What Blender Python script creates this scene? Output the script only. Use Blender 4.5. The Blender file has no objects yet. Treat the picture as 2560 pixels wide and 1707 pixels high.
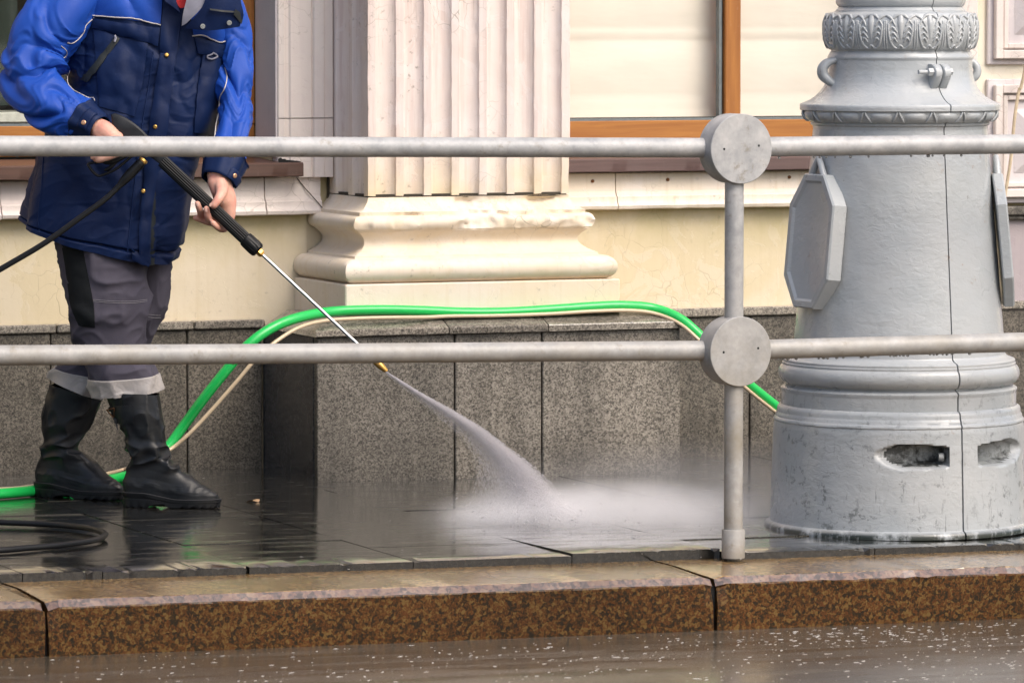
import bpy, bmesh, math, random
import numpy as np
from mathutils import Vector, Matrix, Euler
random.seed(7); RNG = np.random.default_rng(11)
S = bpy.context.scene
COL = S.collection
R_ = math.radians
# ------------------------------------------------------------------ camera
FPX, HOR = 12500.0, 25.0                      # focal length and horizon line, both in photo pixels (2560 wide)
YAW = math.atan(0.40); PITCH = math.atan((853.5 - HOR) / FPX)
cam = bpy.data.cameras.new('camera'); camo = bpy.data.objects.new('camera', cam); COL.objects.link(camo)
cam.sensor_width = 36.0; cam.lens = 36.0 * FPX / 2560.0
cam.clip_start = 0.1; cam.clip_end = 600
camo.location = (0, 0, 1.5)
camo.rotation_euler = (math.pi / 2 - PITCH, 0, -YAW)
cam.dof.use_dof = True; cam.dof.focus_distance = 14.9; cam.dof.aperture_fstop = 11.0
S.camera = camo
S.render.resolution_x = 1024; S.render.resolution_y = 682
# ------------------------------------------------------------------ world, sun, exposure
w = bpy.data.worlds.new('World'); S.world = w; w.use_nodes = True
nt = w.node_tree; nt.nodes.clear()
SUN_EL, SUN_AZ = R_(48), R_(155)             # azimuth clockwise from +Y: behind the camera, to its right
sky = nt.nodes.new('ShaderNodeTexSky'); sky.sky_type = 'NISHITA'; sky.sun_disc = False
sky.sun_elevation = SUN_EL; sky.sun_rotation = SUN_AZ
sky.air_density = 1.0; sky.dust_density = 5.0; sky.ozone_density = 1.0
bg = nt.nodes.new('ShaderNodeBackground'); bg.inputs['Strength'].default_value = 0.15
wo = nt.nodes.new('ShaderNodeOutputWorld')
nt.links.new(sky.outputs[0], bg.inputs[0]); nt.links.new(bg.outputs[0], wo.inputs[0])
sl = bpy.data.lights.new('sun', 'SUN'); sl.energy = 1.0; sl.angle = R_(38); sl.color = (1.0, 0.955, 0.9)
so = bpy.data.objects.new('sun', sl); COL.objects.link(so)
so.rotation_euler = (math.pi / 2 - SUN_EL, 0, math.pi - SUN_AZ)
so.location = (0, -5, 12)
S.view_settings.view_transform = 'Standard'; S.view_settings.look = 'None'
S.view_settings.exposure = 0.70; S.view_settings.gamma = 1.0; S.view_settings.use_curve_mapping = False
S.cycles.use_denoising = True
S.cycles.max_bounces = 14; S.cycles.transparent_max_bounces = 24; S.cycles.volume_bounces = 12; S.cycles.diffuse_bounces = 5; S.cycles.glossy_bounces = 5; S.cycles.transmission_bounces = 8
S.cycles.volume_step_rate = 1.0; S.cycles.caustics_reflective = False; S.cycles.caustics_refractive = False

# ------------------------------------------------------------------ measuring helpers: a photo pixel seen on a given plane of the place
O = np.array([0, 0, 1.5])
F0 = np.array([math.sin(YAW), math.cos(YAW), 0.0]); RT = np.array([math.cos(YAW), -math.sin(YAW), 0.0]); UP = np.array([0, 0, 1.0])
FW = F0 * math.cos(PITCH) - UP * math.sin(PITCH); UW = F0 * math.sin(PITCH) + UP * math.cos(PITCH)
XM, SLOPE = 4.3, 0.010
def gz(x): return -SLOPE * (np.clip(x, XM - 14, XM + 14) - XM)      # the street falls gently towards the right
def ray(x, y): return RT * (x - 1280) + UW * (853.5 - y) + FW * FPX
def atY(x, y, Y): d = ray(x, y); return O + d * (Y / d[1])
def atG(x, y, dz=0.0):
    d = ray(x, y); t = (SLOPE * XM + dz - 1.5) / (d[2] + SLOPE * d[0]); return O + d * t
def atD(x, y, P, near=0.0):
    """pixel on the plane facing the camera through point P, moved 'near' metres towards the camera"""
    r = ray(x, y); t = ((np.array(P) - O) @ F0 - near) / (r @ F0); return O + r * t

# ------------------------------------------------------------------ numpy noise
_pm = RNG.permutation(256); _pm = np.concatenate([_pm, _pm, _pm])
_gr = RNG.normal(size=(256, 3)); _gr /= np.linalg.norm(_gr, axis=1)[:, None]
def pnoise(P):
    P = np.asarray(P, float); I = np.floor(P).astype(int); f = P - I; I &= 255
    u = f * f * f * (f * (f * 6 - 15) + 10)
    out = np.zeros(P.shape[:-1])
    for dx in (0, 1):
        for dy in (0, 1):
            for dz in (0, 1):
                h = _pm[_pm[_pm[I[..., 0] + dx] + I[..., 1] + dy] + I[..., 2] + dz] & 255
                g = _gr[h]; d = f - np.array([dx, dy, dz])
                wgt = (u[..., 0] if dx else 1 - u[..., 0]) * (u[..., 1] if dy else 1 - u[..., 1]) * (u[..., 2] if dz else 1 - u[..., 2])
                out += wgt * (g * d).sum(-1)
    return out * 1.5
def fbm(P, o=3):
    P = np.asarray(P, float); s = 0; a = 1.0
    for k in range(o): s = s + a * pnoise(P * 2 ** k + 17.3 * k); a *= 0.5
    return s
def sstep(a, b, x): t = np.clip((x - a) / (b - a), 0, 1); return t * t * (3 - 2 * t)

# ------------------------------------------------------------------ object helpers
WLOC = {}
def link(o, parent, wloc):
    COL.objects.link(o); WLOC[o.name] = np.array(wloc, float)
    if parent is not None:
        o.parent = parent; o.location = Vector(wloc) - Vector(WLOC[parent.name])
    else: o.location = wloc
    return o
def props(o, label=None, cat=None, group=None, kind=None):
    for k, v in (('label', label), ('category', cat), ('group', group), ('kind', kind)):
        if v: o[k] = v
    return o
def empty(name, loc, label=None, cat=None, group=None, kind=None):
    o = bpy.data.objects.new(name, None); o.empty_display_size = 0.1
    link(o, None, loc); return props(o, label, cat, group, kind)
def mesh(name, V, Fs, m, parent=None, smooth=40, origin=None, **kw):
    V = np.asarray(V, float).reshape(-1, 3)
    if origin is None:
        origin = (V.min(0) + V.max(0)) / 2; origin[2] = V[:, 2].min()
    me = bpy.data.meshes.new(name)
    me.from_pydata((V - origin).tolist(), [], [list(map(int, f)) for f in Fs]); me.update()
    bm = bmesh.new(); bm.from_mesh(me); bmesh.ops.recalc_face_normals(bm, faces=bm.faces); bm.to_mesh(me); bm.free()
    if smooth:
        me.polygons.foreach_set('use_smooth', [True] * len(me.polygons)); me.set_sharp_from_angle(angle=R_(smooth))
    if m: me.materials.append(m)
    o = bpy.data.objects.new(name, me); link(o, parent, origin)
    return props(o, **kw)
def join(*parts):
    V, F_ = [], []; n = 0
    for v, f in parts:
        v = np.asarray(v, float).reshape(-1, 3); V.append(v); F_ += [[i + n for i in q] for q in f]; n += len(v)
    return np.concatenate(V), F_
def dup(o, parent, wloc, rotz=None):
    c = o.copy(); link(c, parent, wloc)
    if rotz is not None: c.rotation_euler = (0, 0, rotz)
    return c
def gridf(nu, nv, cu=False, cv=False, capu=False):
    f = []
    for i in range(nu if cu else nu - 1):
        for j in range(nv if cv else nv - 1):
            a, b = i, (i + 1) % nu; c, d = j, (j + 1) % nv
            f.append([a * nv + c, b * nv + c, b * nv + d, a * nv + d])
    if capu and cv:
        f.append(list(range(nv))[::-1]); f.append([(nu - 1) * nv + j for j in range(nv)])
    return f
def box(x0, x1, y0, y1, z0, z1, bev=0.0, seg=1, tilt=None):
    bm = bmesh.new(); bmesh.ops.create_cube(bm, size=1)
    for v in bm.verts:
        v.co = ((x0 + x1) / 2 + v.co.x * (x1 - x0), (y0 + y1) / 2 + v.co.y * (y1 - y0), (z0 + z1) / 2 + v.co.z * (z1 - z0))
    if bev: bmesh.ops.bevel(bm, geom=bm.edges[:], offset=bev, segments=seg, affect='EDGES', profile=0.5)
    return bm_out(bm)
def bm_out(bm):
    bm.verts.index_update(); V = np.array([v.co[:] for v in bm.verts]); F_ = [[v.index for v in f.verts] for f in bm.faces]; bm.free(); return V, F_
def frames(P):
    P = np.asarray(P, float); T = np.gradient(P, axis=0); T /= np.linalg.norm(T, axis=1)[:, None] + 1e-12
    a = np.array([0, 0, 1.0]) if abs(T[0][2]) < 0.9 else np.array([1.0, 0, 0])
    n = np.cross(T[0], a); n /= np.linalg.norm(n); N = [n]
    for i in range(1, len(P)):
        n = N[-1] - T[i] * (N[-1] @ T[i]); n /= np.linalg.norm(n) + 1e-12; N.append(n)
    N = np.array(N); return T, N, np.cross(T, N)
def tube(P, r, ns=12, cap=True, round_end=False):
    P = np.asarray(P, float); n = len(P); r = np.full(n, r) if np.isscalar(r) else np.asarray(r, float)
    if round_end:
        T = np.gradient(P, axis=0); T /= np.linalg.norm(T, axis=1)[:, None]
        ex = [0.35, 0.7, 0.92]
        A0 = [P[0] - T[0] * r[0] * e for e in ex[::-1]]; A1 = [P[-1] + T[-1] * r[-1] * e for e in ex]
        rr = [math.sqrt(1 - e * e) for e in ex]
        P = np.concatenate([A0, P, A1]); r = np.concatenate([[r[0] * q for q in rr[::-1]], r, [r[-1] * q for q in rr]])
    T, N, B = frames(P); a = np.linspace(0, 2 * math.pi, ns, endpoint=False)
    V = P[:, None] + r[:, None, None] * (np.cos(a)[None, :, None] * N[:, None] + np.sin(a)[None, :, None] * B[:, None])
    return V.reshape(-1, 3), gridf(len(P), ns, cv=True, capu=cap)
def spline(C, n=40, closed=False):
    """Catmull-Rom through control points (rows, any dimension), evenly spaced"""
    C = np.asarray(C, float); K = np.vstack([2 * C[0] - C[1], C, 2 * C[-1] - C[-2]])
    d = np.linalg.norm(np.diff(C[:, :3], axis=0), axis=1); s = np.concatenate([[0], np.cumsum(d)]); q = np.linspace(0, s[-1], n)
    out = []
    for x in q:
        i = min(max(np.searchsorted(s, x, side='right') - 1, 0), len(C) - 2); t = (x - s[i]) / max(s[i + 1] - s[i], 1e-9)
        p0, p1, p2, p3 = K[i], K[i + 1], K[i + 2], K[i + 3]
        m1 = (p2 - p0) / 2; m2 = (p3 - p1) / 2
        out.append((2 * t**3 - 3 * t**2 + 1) * p1 + (t**3 - 2 * t**2 + t) * m1 + (-2 * t**3 + 3 * t**2) * p2 + (t**3 - t**2) * m2)
    return np.array(out)
def interp(tab, x):
    tab = np.asarray(tab, float); return np.interp(x, tab[:, 0], tab[:, 1])

# ------------------------------------------------------------------ material helpers
class NB:
    def __init__(s, name):
        s.m = bpy.data.materials.new(name); s.m.use_nodes = True; s.t = s.m.node_tree; s.t.nodes.clear(); s._pos = None
    def n(s, typ, **kw):
        x = s.t.nodes.new('ShaderNode' + typ)
        for k, v in kw.items(): setattr(x, k, v)
        return x
    def put(s, sock, v):
        if isinstance(v, bpy.types.NodeSocket): s.t.links.new(v, sock)
        elif v is not None:
            if isinstance(v, (tuple, list)) and sock.type == 'RGBA' and len(v) == 3: v = (*v, 1)
            sock.default_value = v
    def pos(s, sc=(1, 1, 1), loc=(0, 0, 0), rot=(0, 0, 0)):
        if s._pos is None: s._pos = s.n('NewGeometry').outputs['Position']
        mp = s.n('Mapping'); s.put(mp.inputs[0], s._pos); mp.inputs['Scale'].default_value = sc; mp.inputs['Location'].default_value = loc; mp.inputs['Rotation'].default_value = rot
        return mp.outputs[0]
    def noise(s, scale, detail=3, rough=0.5, vec=None, dist=0.0, out=0):
        x = s.n('TexNoise'); s.put(x.inputs['Vector'], vec if vec is not None else s.pos()); x.inputs['Scale'].default_value = scale
        x.inputs['Detail'].default_value = detail; x.inputs['Roughness'].default_value = rough; x.inputs['Distortion'].default_value = dist
        return x.outputs[out]
    def vor(s, scale, vec=None, feature='F1', out='Distance', rand=1.0):
        x = s.n('TexVoronoi', feature=feature); s.put(x.inputs['Vector'], vec if vec is not None else s.pos()); x.inputs['Scale'].default_value = scale
        x.inputs['Randomness'].default_value = rand
        return x.outputs[out]
    def ramp(s, f, stops, interp='LINEAR'):
        x = s.n('ValToRGB'); x.color_ramp.interpolation = interp; e = x.color_ramp.elements
        while len(e) < len(stops): e.new(0.5)
        for el, (p, c) in zip(e, stops):
            el.position = p; el.color = (*c, 1) if isinstance(c, (tuple, list)) else (c, c, c, 1)
        s.put(x.inputs[0], f); return x.outputs[0]
    def mix(s, a, b, f, mode='MIX'):
        x = s.n('Mix', data_type='RGBA', blend_type=mode); s.put(x.inputs[0], f); s.put(x.inputs[6], a); s.put(x.inputs[7], b); return x.outputs[2]
    def math(s, op, a, b=0.0, c=None, clamp=False):
        x = s.n('Math', operation=op); x.use_clamp = clamp; s.put(x.inputs[0], a); s.put(x.inputs[1], b)
        if c is not None: s.put(x.inputs[2], c)
        return x.outputs[0]
    def sep(s, v, i): x = s.n('SeparateXYZ'); s.put(x.inputs[0], v); return x.outputs[i]
    def z(s, a, b):
        """0..1 as world height goes from a to b"""
        x = s.n('MapRange'); s.put(x.inputs[0], s.sep(s.pos(), 2)); x.inputs[1].default_value = a; x.inputs[2].default_value = b; return x.outputs[0]
    def bump(s, h, strength=0.3, dist=0.01, nrm=None):
        x = s.n('Bump'); x.inputs['Strength'].default_value = strength; x.inputs['Distance'].default_value = dist; s.put(x.inputs['Height'], h)
        if nrm is not None: s.put(x.inputs['Normal'], nrm)
        return x.outputs[0]
    def rand(s): return s.n('ObjectInfo').outputs['Random']
    def out(s, color, rough=0.6, metal=0.0, bump=None, spec=0.5, coat=0.0, coat_rough=0.05, sheen=0.0, **kw):
        p = s.n('BsdfPrincipled'); s.put(p.inputs['Base Color'], color); s.put(p.inputs['Roughness'], rough); s.put(p.inputs['Metallic'], metal)
        s.put(p.inputs['Specular IOR Level'], spec); s.put(p.inputs['Coat Weight'], coat); s.put(p.inputs['Coat Roughness'], coat_rough); s.put(p.inputs['Sheen Weight'], sheen)
        for k, v in kw.items(): s.put(p.inputs[k], v)
        if bump is not None: s.put(p.inputs['Normal'], bump)
        o = s.n('OutputMaterial'); s.t.links.new(p.outputs[0], o.inputs[0]); return s.m
M = {}
def simple(name, col, rough=0.5, metal=0.0, **kw):
    b = NB(name); n = b.noise(60, 3); v = b.mix(col, tuple(c * 0.78 for c in col), b.ramp(n, [(0.35, 0.0), (0.7, 1.0)]))
    return b.out(v, rough, metal, b.bump(b.noise(300, 2), 0.08, 0.002), **kw)
# ================================================================== MATERIALS
def granite(name, tones, scale, rough=(0.35, 0.6), wet=0.0, spec=0.5, bumps=0.12, stain=False, crough=0.08):
    b = NB(name)
    p = b.pos()
    wv = b.mix(p, b.noise(scale * 0.5, 2, vec=p, out=1), 0.012, 'ADD')
    c1 = b.vor(scale, wv, out='Color'); c2 = b.vor(scale * 1.9, wv, out='Color')
    g = b.math('ADD', b.math('MULTIPLY', b.sep(c1, 0), 0.6), b.math('MULTIPLY', b.sep(c2, 1), 0.4))
    n = b.noise(scale * 2.2, 3, 0.6); f = b.math('ADD', b.math('MULTIPLY', g, 0.6), b.math('MULTIPLY', n, 0.45))
    col = b.ramp(f, tones)
    big = b.ramp(b.noise(1.7, 4, 0.6), [(0.3, 0.72), (0.7, 1.12)])
    col = b.mix(col, big, 1.0, 'MULTIPLY')
    tone = b.ramp(b.rand(), [(0.0, 0.66), (1.0, 1.15)]); col = b.mix(col, tone, 1.0, 'MULTIPLY')
    if stain:
        sk = b.ramp(b.noise(1.0, 5, 0.65, b.pos((9, 9, 0.9))), [(0.40, 1.0), (0.62, 0.58)]); col = b.mix(col, sk, 0.8, 'MULTIPLY')
        dk = b.math('MULTIPLY', b.z(0.16, -0.03), b.ramp(b.noise(6, 4), [(0.3, 0.25), (0.6, 1.0)]), clamp=True); col = b.mix(col, (0.018, 0.016, 0.014), b.math('MULTIPLY', dk, 0.55))
        tp = b.math('MULTIPLY', b.z(0.36, 0.46), b.ramp(b.noise(4.5, 4), [(0.42, 0.0), (0.62, 1.0)]), clamp=True); col = b.mix(col, (0.03, 0.027, 0.022), b.math('MULTIPLY', tp, 0.5))
    r = b.ramp(b.noise(5, 3), [(0.35, rough[0]), (0.7, rough[1])])
    return b.out(col, r, 0, b.bump(f, bumps, 0.004), spec=spec, coat=wet, coat_rough=crough)
M['granite_grey'] = granite('granite_grey', [(0.30, (0.045, 0.041, 0.035)), (0.42, (0.125, 0.11, 0.09)), (0.54, (0.23, 0.205, 0.168)), (0.70, (0.37, 0.335, 0.285))], 205, (0.4, 0.65), stain=True)
M['granite_damp_shade'] = granite('granite_grey_damp_shade', [(0.30, (0.022, 0.02, 0.017)), (0.42, (0.066, 0.058, 0.046)), (0.54, (0.125, 0.108, 0.085)), (0.70, (0.22, 0.195, 0.16))], 205, (0.35, 0.6), stain=True)  # darker tones: damp stone plus recess shade painted into the colour
M['granite_cap'] = granite('granite_grey_wet_cap', [(0.30, (0.04, 0.037, 0.031)), (0.42, (0.115, 0.10, 0.082)), (0.54, (0.21, 0.185, 0.15)), (0.70, (0.35, 0.315, 0.265))], 205, (0.25, 0.4), wet=0.8, crough=0.2)
M['granite_wet_shade'] = granite('granite_wet_shade', [(0.30, (0.008, 0.008, 0.01)), (0.45, (0.022, 0.022, 0.026)), (0.6, (0.045, 0.044, 0.048)), (0.74, (0.11, 0.11, 0.115))], 125, (0.15, 0.35), wet=0.5)  # dark tones hold both wetness and the shade of the pier's left side
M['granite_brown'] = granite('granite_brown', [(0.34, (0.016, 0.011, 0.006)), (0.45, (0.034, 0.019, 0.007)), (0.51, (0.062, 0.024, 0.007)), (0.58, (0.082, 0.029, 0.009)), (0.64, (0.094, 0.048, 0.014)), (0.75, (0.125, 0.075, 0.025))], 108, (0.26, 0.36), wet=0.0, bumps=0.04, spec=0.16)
M['granite_film_reflection'] = granite('granite_brown_wet_reflection_top', [(0.36, (0.05, 0.036, 0.02)), (0.45, (0.12, 0.072, 0.026)), (0.51, (0.23, 0.118, 0.038)), (0.58, (0.29, 0.158, 0.055)), (0.64, (0.34, 0.22, 0.085)), (0.75, (0.42, 0.29, 0.13))], 108, (0.20, 0.34), wet=1.0, bumps=0.04, crough=0.2)  # golden base lightened to paint the wall's reflection under the water film
M['granite_sheen_edge'] = granite('granite_brown_sheen_edge', [(0.34, (0.075, 0.06, 0.055)), (0.46, (0.12, 0.092, 0.085)), (0.56, (0.17, 0.105, 0.085)), (0.72, (0.21, 0.15, 0.11))], 62, (0.3, 0.45), wet=0.2, bumps=0.08, crough=0.25)  # paler chamfer tones paint the sky's sheen along the kerb edge

def wet_paving(edge=False):
    b = NB('wet_paving')
    n1 = b.noise(90, 4, 0.65); base = b.ramp(n1, [(0.3, (0.009, 0.009, 0.0085)), (0.55, (0.020, 0.0195, 0.0175)), (0.75, (0.044, 0.041, 0.035))])
    tone = b.ramp(b.rand(), [(0.0, 0.75), (1.0, 1.3)]); base = b.mix(base, tone, 1.0, 'MULTIPLY')
    st = b.noise(1.0, 5, 0.6, b.pos((5, 16, 1)))
    r = b.ramp(st, [(0.36, 0.07), (0.5, 0.15), (0.64, 0.30)])
    h = b.math('ADD', b.math('MULTIPLY', b.noise(1.0, 4, 0.6, b.pos((26, 60, 10))), 0.6), b.math('MULTIPLY', b.noise(140, 2), 0.16))
    return b.out(base, r, 0, b.bump(h, 0.10, 0.006), spec=0.5, coat=1.0 * (not edge), coat_rough=b.math('MULTIPLY', r, 0.75))
M['paving_edge'] = wet_paving(True)
M['wet_paving'] = wet_paving()
def mortar():
    b = NB('wet_mortar'); n = b.noise(120, 3)
    return b.out(b.ramp(n, [(0.3, (0.10, 0.088, 0.07)), (0.7, (0.26, 0.23, 0.18))]), 0.35, 0, b.bump(n, 0.3, 0.004), coat=0.4)
M['mortar'] = mortar()
def wet_road():
    b = NB('wet_road'); n = b.noise(150, 4, 0.7); m = b.noise(1.0, 5, 0.6, b.pos((2.2, 9, 1)))
    base = b.mix(b.ramp(n, [(0.3, (0.038, 0.031, 0.022)), (0.7, (0.105, 0.087, 0.063))]), (0.08, 0.063, 0.044), b.ramp(m, [(0.4, 0.0), (0.62, 0.8)]))
    lines = b.ramp(b.noise(1.0, 5, 0.65, b.pos((1.1, 14, 1))), [(0.5, 0.0), (0.62, 1.0)])
    gr = b.math('MULTIPLY', lines, b.ramp(b.noise(1.0, 3, 0.7, b.pos((60, 220, 60))), [(0.45, 0.0), (0.6, 1.0)]))
    h = b.math('ADD', b.math('MULTIPLY', b.noise(1.0, 3, 0.5, b.pos((14, 42, 8))), 0.35), b.math('ADD', b.math('MULTIPLY', n, 0.1), b.math('MULTIPLY', gr, 0.8)))
    base = b.mix(base, (0.20, 0.18, 0.155), b.math('MULTIPLY', gr, 0.55)); r = b.ramp(m, [(0.4, 0.13), (0.62, 0.27)])
    return b.out(base, r, 0, b.bump(h, 0.22, 0.006), coat=0.5, coat_rough=0.17, spec=0.35)
M['road'] = wet_road()

def painted(name, c1, c2, c3, streak=0.5, rough=0.62, crack=0.4, mould=None, dirt=0.5, vs=14, lines=0.0):
    """aged masonry paint: patches of two tones, vertical wash streaks, fine cracks, grime specks"""
    b = NB(name)
    p1 = b.noise(2.6, 5, 0.62, dist=0.4); col = b.mix(c1, c2, b.ramp(p1, [(0.42, 0.0), (0.58, 1.0)]))
    st = b.noise(1.0, 4, 0.6, b.pos((38, 38, 1.6))); col = b.mix(col, c3, b.math('MULTIPLY', b.ramp(st, [(0.5, 0.0), (0.72, 1.0)]), streak))
    fl = b.noise(5.5, 6, 0.7, dist=1.2); edge = b.ramp(fl, [(0.555, 0.0), (0.565, 1.0)]); col = b.mix(col, c2, b.math('MULTIPLY', edge, 0.55))
    if lines:
        ln = b.math('MULTIPLY', b.ramp(b.noise(1.0, 4, 0.7, b.pos((120, 120, 3.2))), [(0.56, 0.0), (0.70, 1.0)]), b.ramp(b.noise(2.4, 4, 0.6), [(0.42, 0.0), (0.62, 1.0)])); col = b.mix(col, (0.30, 0.22, 0.15), b.math('MULTIPLY', ln, lines))
    if mould:
        z0, z1, mc = mould
        g = b.math('MULTIPLY', b.z(z0, z1), b.ramp(b.noise(3.2, 5, 0.65), [(0.32, 0.0), (0.62, 1.0)]), clamp=True); col = b.mix(col, mc, g)
    sp = b.math('MULTIPLY', b.ramp(b.noise(42, 5, 0.7), [(0.60, 0.0), (0.72, 1.0)]), b.ramp(b.noise(3.5, 3), [(0.45, 0.0), (0.65, 1.0)])); col = b.mix(col, (0.16, 0.13, 0.09), b.math('MULTIPLY', sp, dirt))
    cw = b.mix(b.pos(), b.noise(6, 3, out=1), 0.12, 'ADD'); cr = b.ramp(b.vor(vs, cw, feature='DISTANCE_TO_EDGE'), [(0.0, 1.0), (0.018, 0.0)])
    cm = b.math('MULTIPLY', cr, b.ramp(b.noise(2.2, 3), [(0.5, 0.0), (0.62, 1.0)])); col = b.mix(col, (0.2, 0.16, 0.11), b.math('MULTIPLY', cm, crack))
    h = b.math('SUBTRACT', b.math('ADD', b.math('MULTIPLY', b.noise(30, 5, 0.6), 0.5), b.math('MULTIPLY', edge, 0.22)), b.math('MULTIPLY', cm, 0.6))
    return b.out(col, rough, 0, b.bump(h, 0.28, 0.006), spec=0.35)
M['plaster'] = painted('plaster_yellow', (0.65, 0.555, 0.375), (0.69, 0.605, 0.46), (0.57, 0.465, 0.29), 0.35, mould=(0.66, 0.84, (0.45, 0.39, 0.19)), dirt=0.35)
M['pilaster'] = painted('pilaster_paint', (0.745, 0.645, 0.59), (0.77, 0.69, 0.655), (0.60, 0.47, 0.43), 0.8, mould=(1.12, 0.86, (0.74, 0.60, 0.37)), crack=0.9, dirt=0.9, lines=0.6)
M['pilaster_base'] = painted('pilaster_base_paint', (0.75, 0.64, 0.485), (0.76, 0.675, 0.57), (0.66, 0.52, 0.35), 0.35, crack=0.7, dirt=0.8)
M['pinkwhite'] = painted('pinkish_white_paint', (0.70, 0.615, 0.575), (0.73, 0.66, 0.61), (0.62, 0.54, 0.52), 0.4, crack=0.5, dirt=0.55)
M['lilac'] = painted('lilac_white_paint', (0.60, 0.555, 0.565), (0.64, 0.59, 0.59), (0.54, 0.49, 0.5), 0.3, crack=0.3, dirt=0.3)
M['ledge'] = painted('stone_ledge_paint', (0.71, 0.625, 0.51), (0.73, 0.655, 0.58), (0.55, 0.45, 0.31), 0.5, crack=0.5, dirt=0.9)
M['creamwhite'] = painted('cream_white_paint', (0.72, 0.66, 0.52), (0.74, 0.69, 0.58), (0.66, 0.58, 0.42), 0.25, crack=0.2, dirt=0.3)
M['greypink'] = painted('grey_pink_render', (0.36, 0.31, 0.34), (0.40, 0.35, 0.36), (0.30, 0.26, 0.28), 0.4, crack=0.3)

def wood(name, c1, c2, axis='x', spots=0.4, rough=0.38):
    b = NB(name); sc = {'x': (3, 60, 60), 'z': (60, 60, 3)}[axis]
    n = b.noise(1.0, 5, 0.6, b.pos(sc), dist=0.6); col = b.mix(c1, c2, b.ramp(n, [(0.35, 0.0), (0.68, 1.0)]))
    sp = b.ramp(b.noise(1.0, 4, 0.7, b.pos((70, 70, 45))), [(0.62, 0.0), (0.72, 1.0)]); col = b.mix(col, (0.62, 0.5, 0.4), b.math('MULTIPLY', b.math('MULTIPLY', sp, b.ramp(b.noise(4, 3), [(0.45, 0), (0.6, 1)])), spots))
    return b.out(col, rough, 0, b.bump(n, 0.1, 0.003), coat=0.25, coat_rough=0.2)
M['wood_h'] = wood('varnished_wood_rail', (0.40, 0.165, 0.032), (0.29, 0.105, 0.02))
M['wood_v'] = wood('varnished_wood_stile', (0.38, 0.15, 0.028), (0.27, 0.095, 0.016), 'z')
M['sill'] = wood('brown_sill_paint', (0.105, 0.062, 0.058), (0.075, 0.042, 0.038), 'x', 0.15, 0.5)
M['sill_l'] = wood('dark_brown_sill', (0.10, 0.05, 0.036), (0.062, 0.03, 0.022), 'x', 0.25, 0.42)
M['seal'] = simple('grey_glazing_seal', (0.17, 0.2, 0.21), 0.5)
def glass():
    b = NB('window_glass'); g = b.n('BsdfGlossy'); g.inputs['Roughness'].default_value = 0.02; t = b.n('BsdfTransparent'); lw = b.n('LayerWeight'); lw.inputs[0].default_value = 0.5; fr = b.math('ADD', b.math('MULTIPLY', b.math('POWER', lw.outputs['Facing'], 5.0), 0.7), 0.03)
    mx = b.n('MixShader'); b.put(mx.inputs[0], fr); b.put(mx.inputs[1], t.outputs[0]); b.put(mx.inputs[2], g.outputs[0]); o = b.n('OutputMaterial'); b.put(o.inputs[0], mx.outputs[0]); return b.m
M['glass'] = glass()
def blind():
    b = NB('blind_fabric'); st = b.noise(1.0, 4, 0.6, b.pos((10, 10, 3))); col = b.mix((0.82, 0.775, 0.67), (0.75, 0.715, 0.63), st)
    return b.out(col, 0.9, 0, b.bump(b.noise(1.0, 3, 0.5, b.pos((5, 5, 16))), 0.10, 0.02), spec=0.2)
M['blind'] = blind()
M['room'] = simple('dark_room', (0.010, 0.013, 0.011), 0.9)
M['backdrop_sheet'] = simple('green_reflection_tone', (0.006, 0.02, 0.015), 0.7)
M['paleboard'] = simple('pale_board', (0.55, 0.58, 0.5), 0.6)
M['beige'] = simple('beige_cloth', (0.28, 0.22, 0.14), 0.8)
M['mosscrack'] = simple('grime', (0.06, 0.05, 0.035), 0.9)

def galv(name, z0=None):
    b = NB(name)
    n = b.noise(16, 6, 0.65); col = b.ramp(n, [(0.3, (0.28, 0.287, 0.293)), (0.5, (0.375, 0.377, 0.378)), (0.7, (0.46, 0.452, 0.445))])
    sp = b.vor(90, out='Color'); col = b.mix(col, b.ramp(b.sep(sp, 0), [(0.0, 0.9), (1.0, 1.06)]), 0.6, 'MULTIPLY')
    d = b.math('MULTIPLY', b.ramp(b.noise(26, 6, 0.72), [(0.56, 0.0), (0.70, 1.0)]), b.ramp(b.noise(2.6, 3), [(0.35, 0.1), (0.65, 1.0)])); col = b.mix(col, (0.20, 0.175, 0.13), b.math('MULTIPLY', d, 0.75))
    low = b.math('MULTIPLY', b.z(0.95, 0.3), b.ramp(b.noise(6, 5, 0.65), [(0.35, 0.2), (0.65, 1.0)]), clamp=True); col = b.mix(col, (0.25, 0.22, 0.165), b.math('MULTIPLY', low, 0.85))
    return b.out(col, b.ramp(n, [(0.3, 0.45), (0.7, 0.6)]), 0.12, b.bump(b.math('ADD', n, b.math('MULTIPLY', d, 0.6)), 0.12, 0.004), spec=0.5)
M['galv'] = galv('galvanised_steel')
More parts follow.
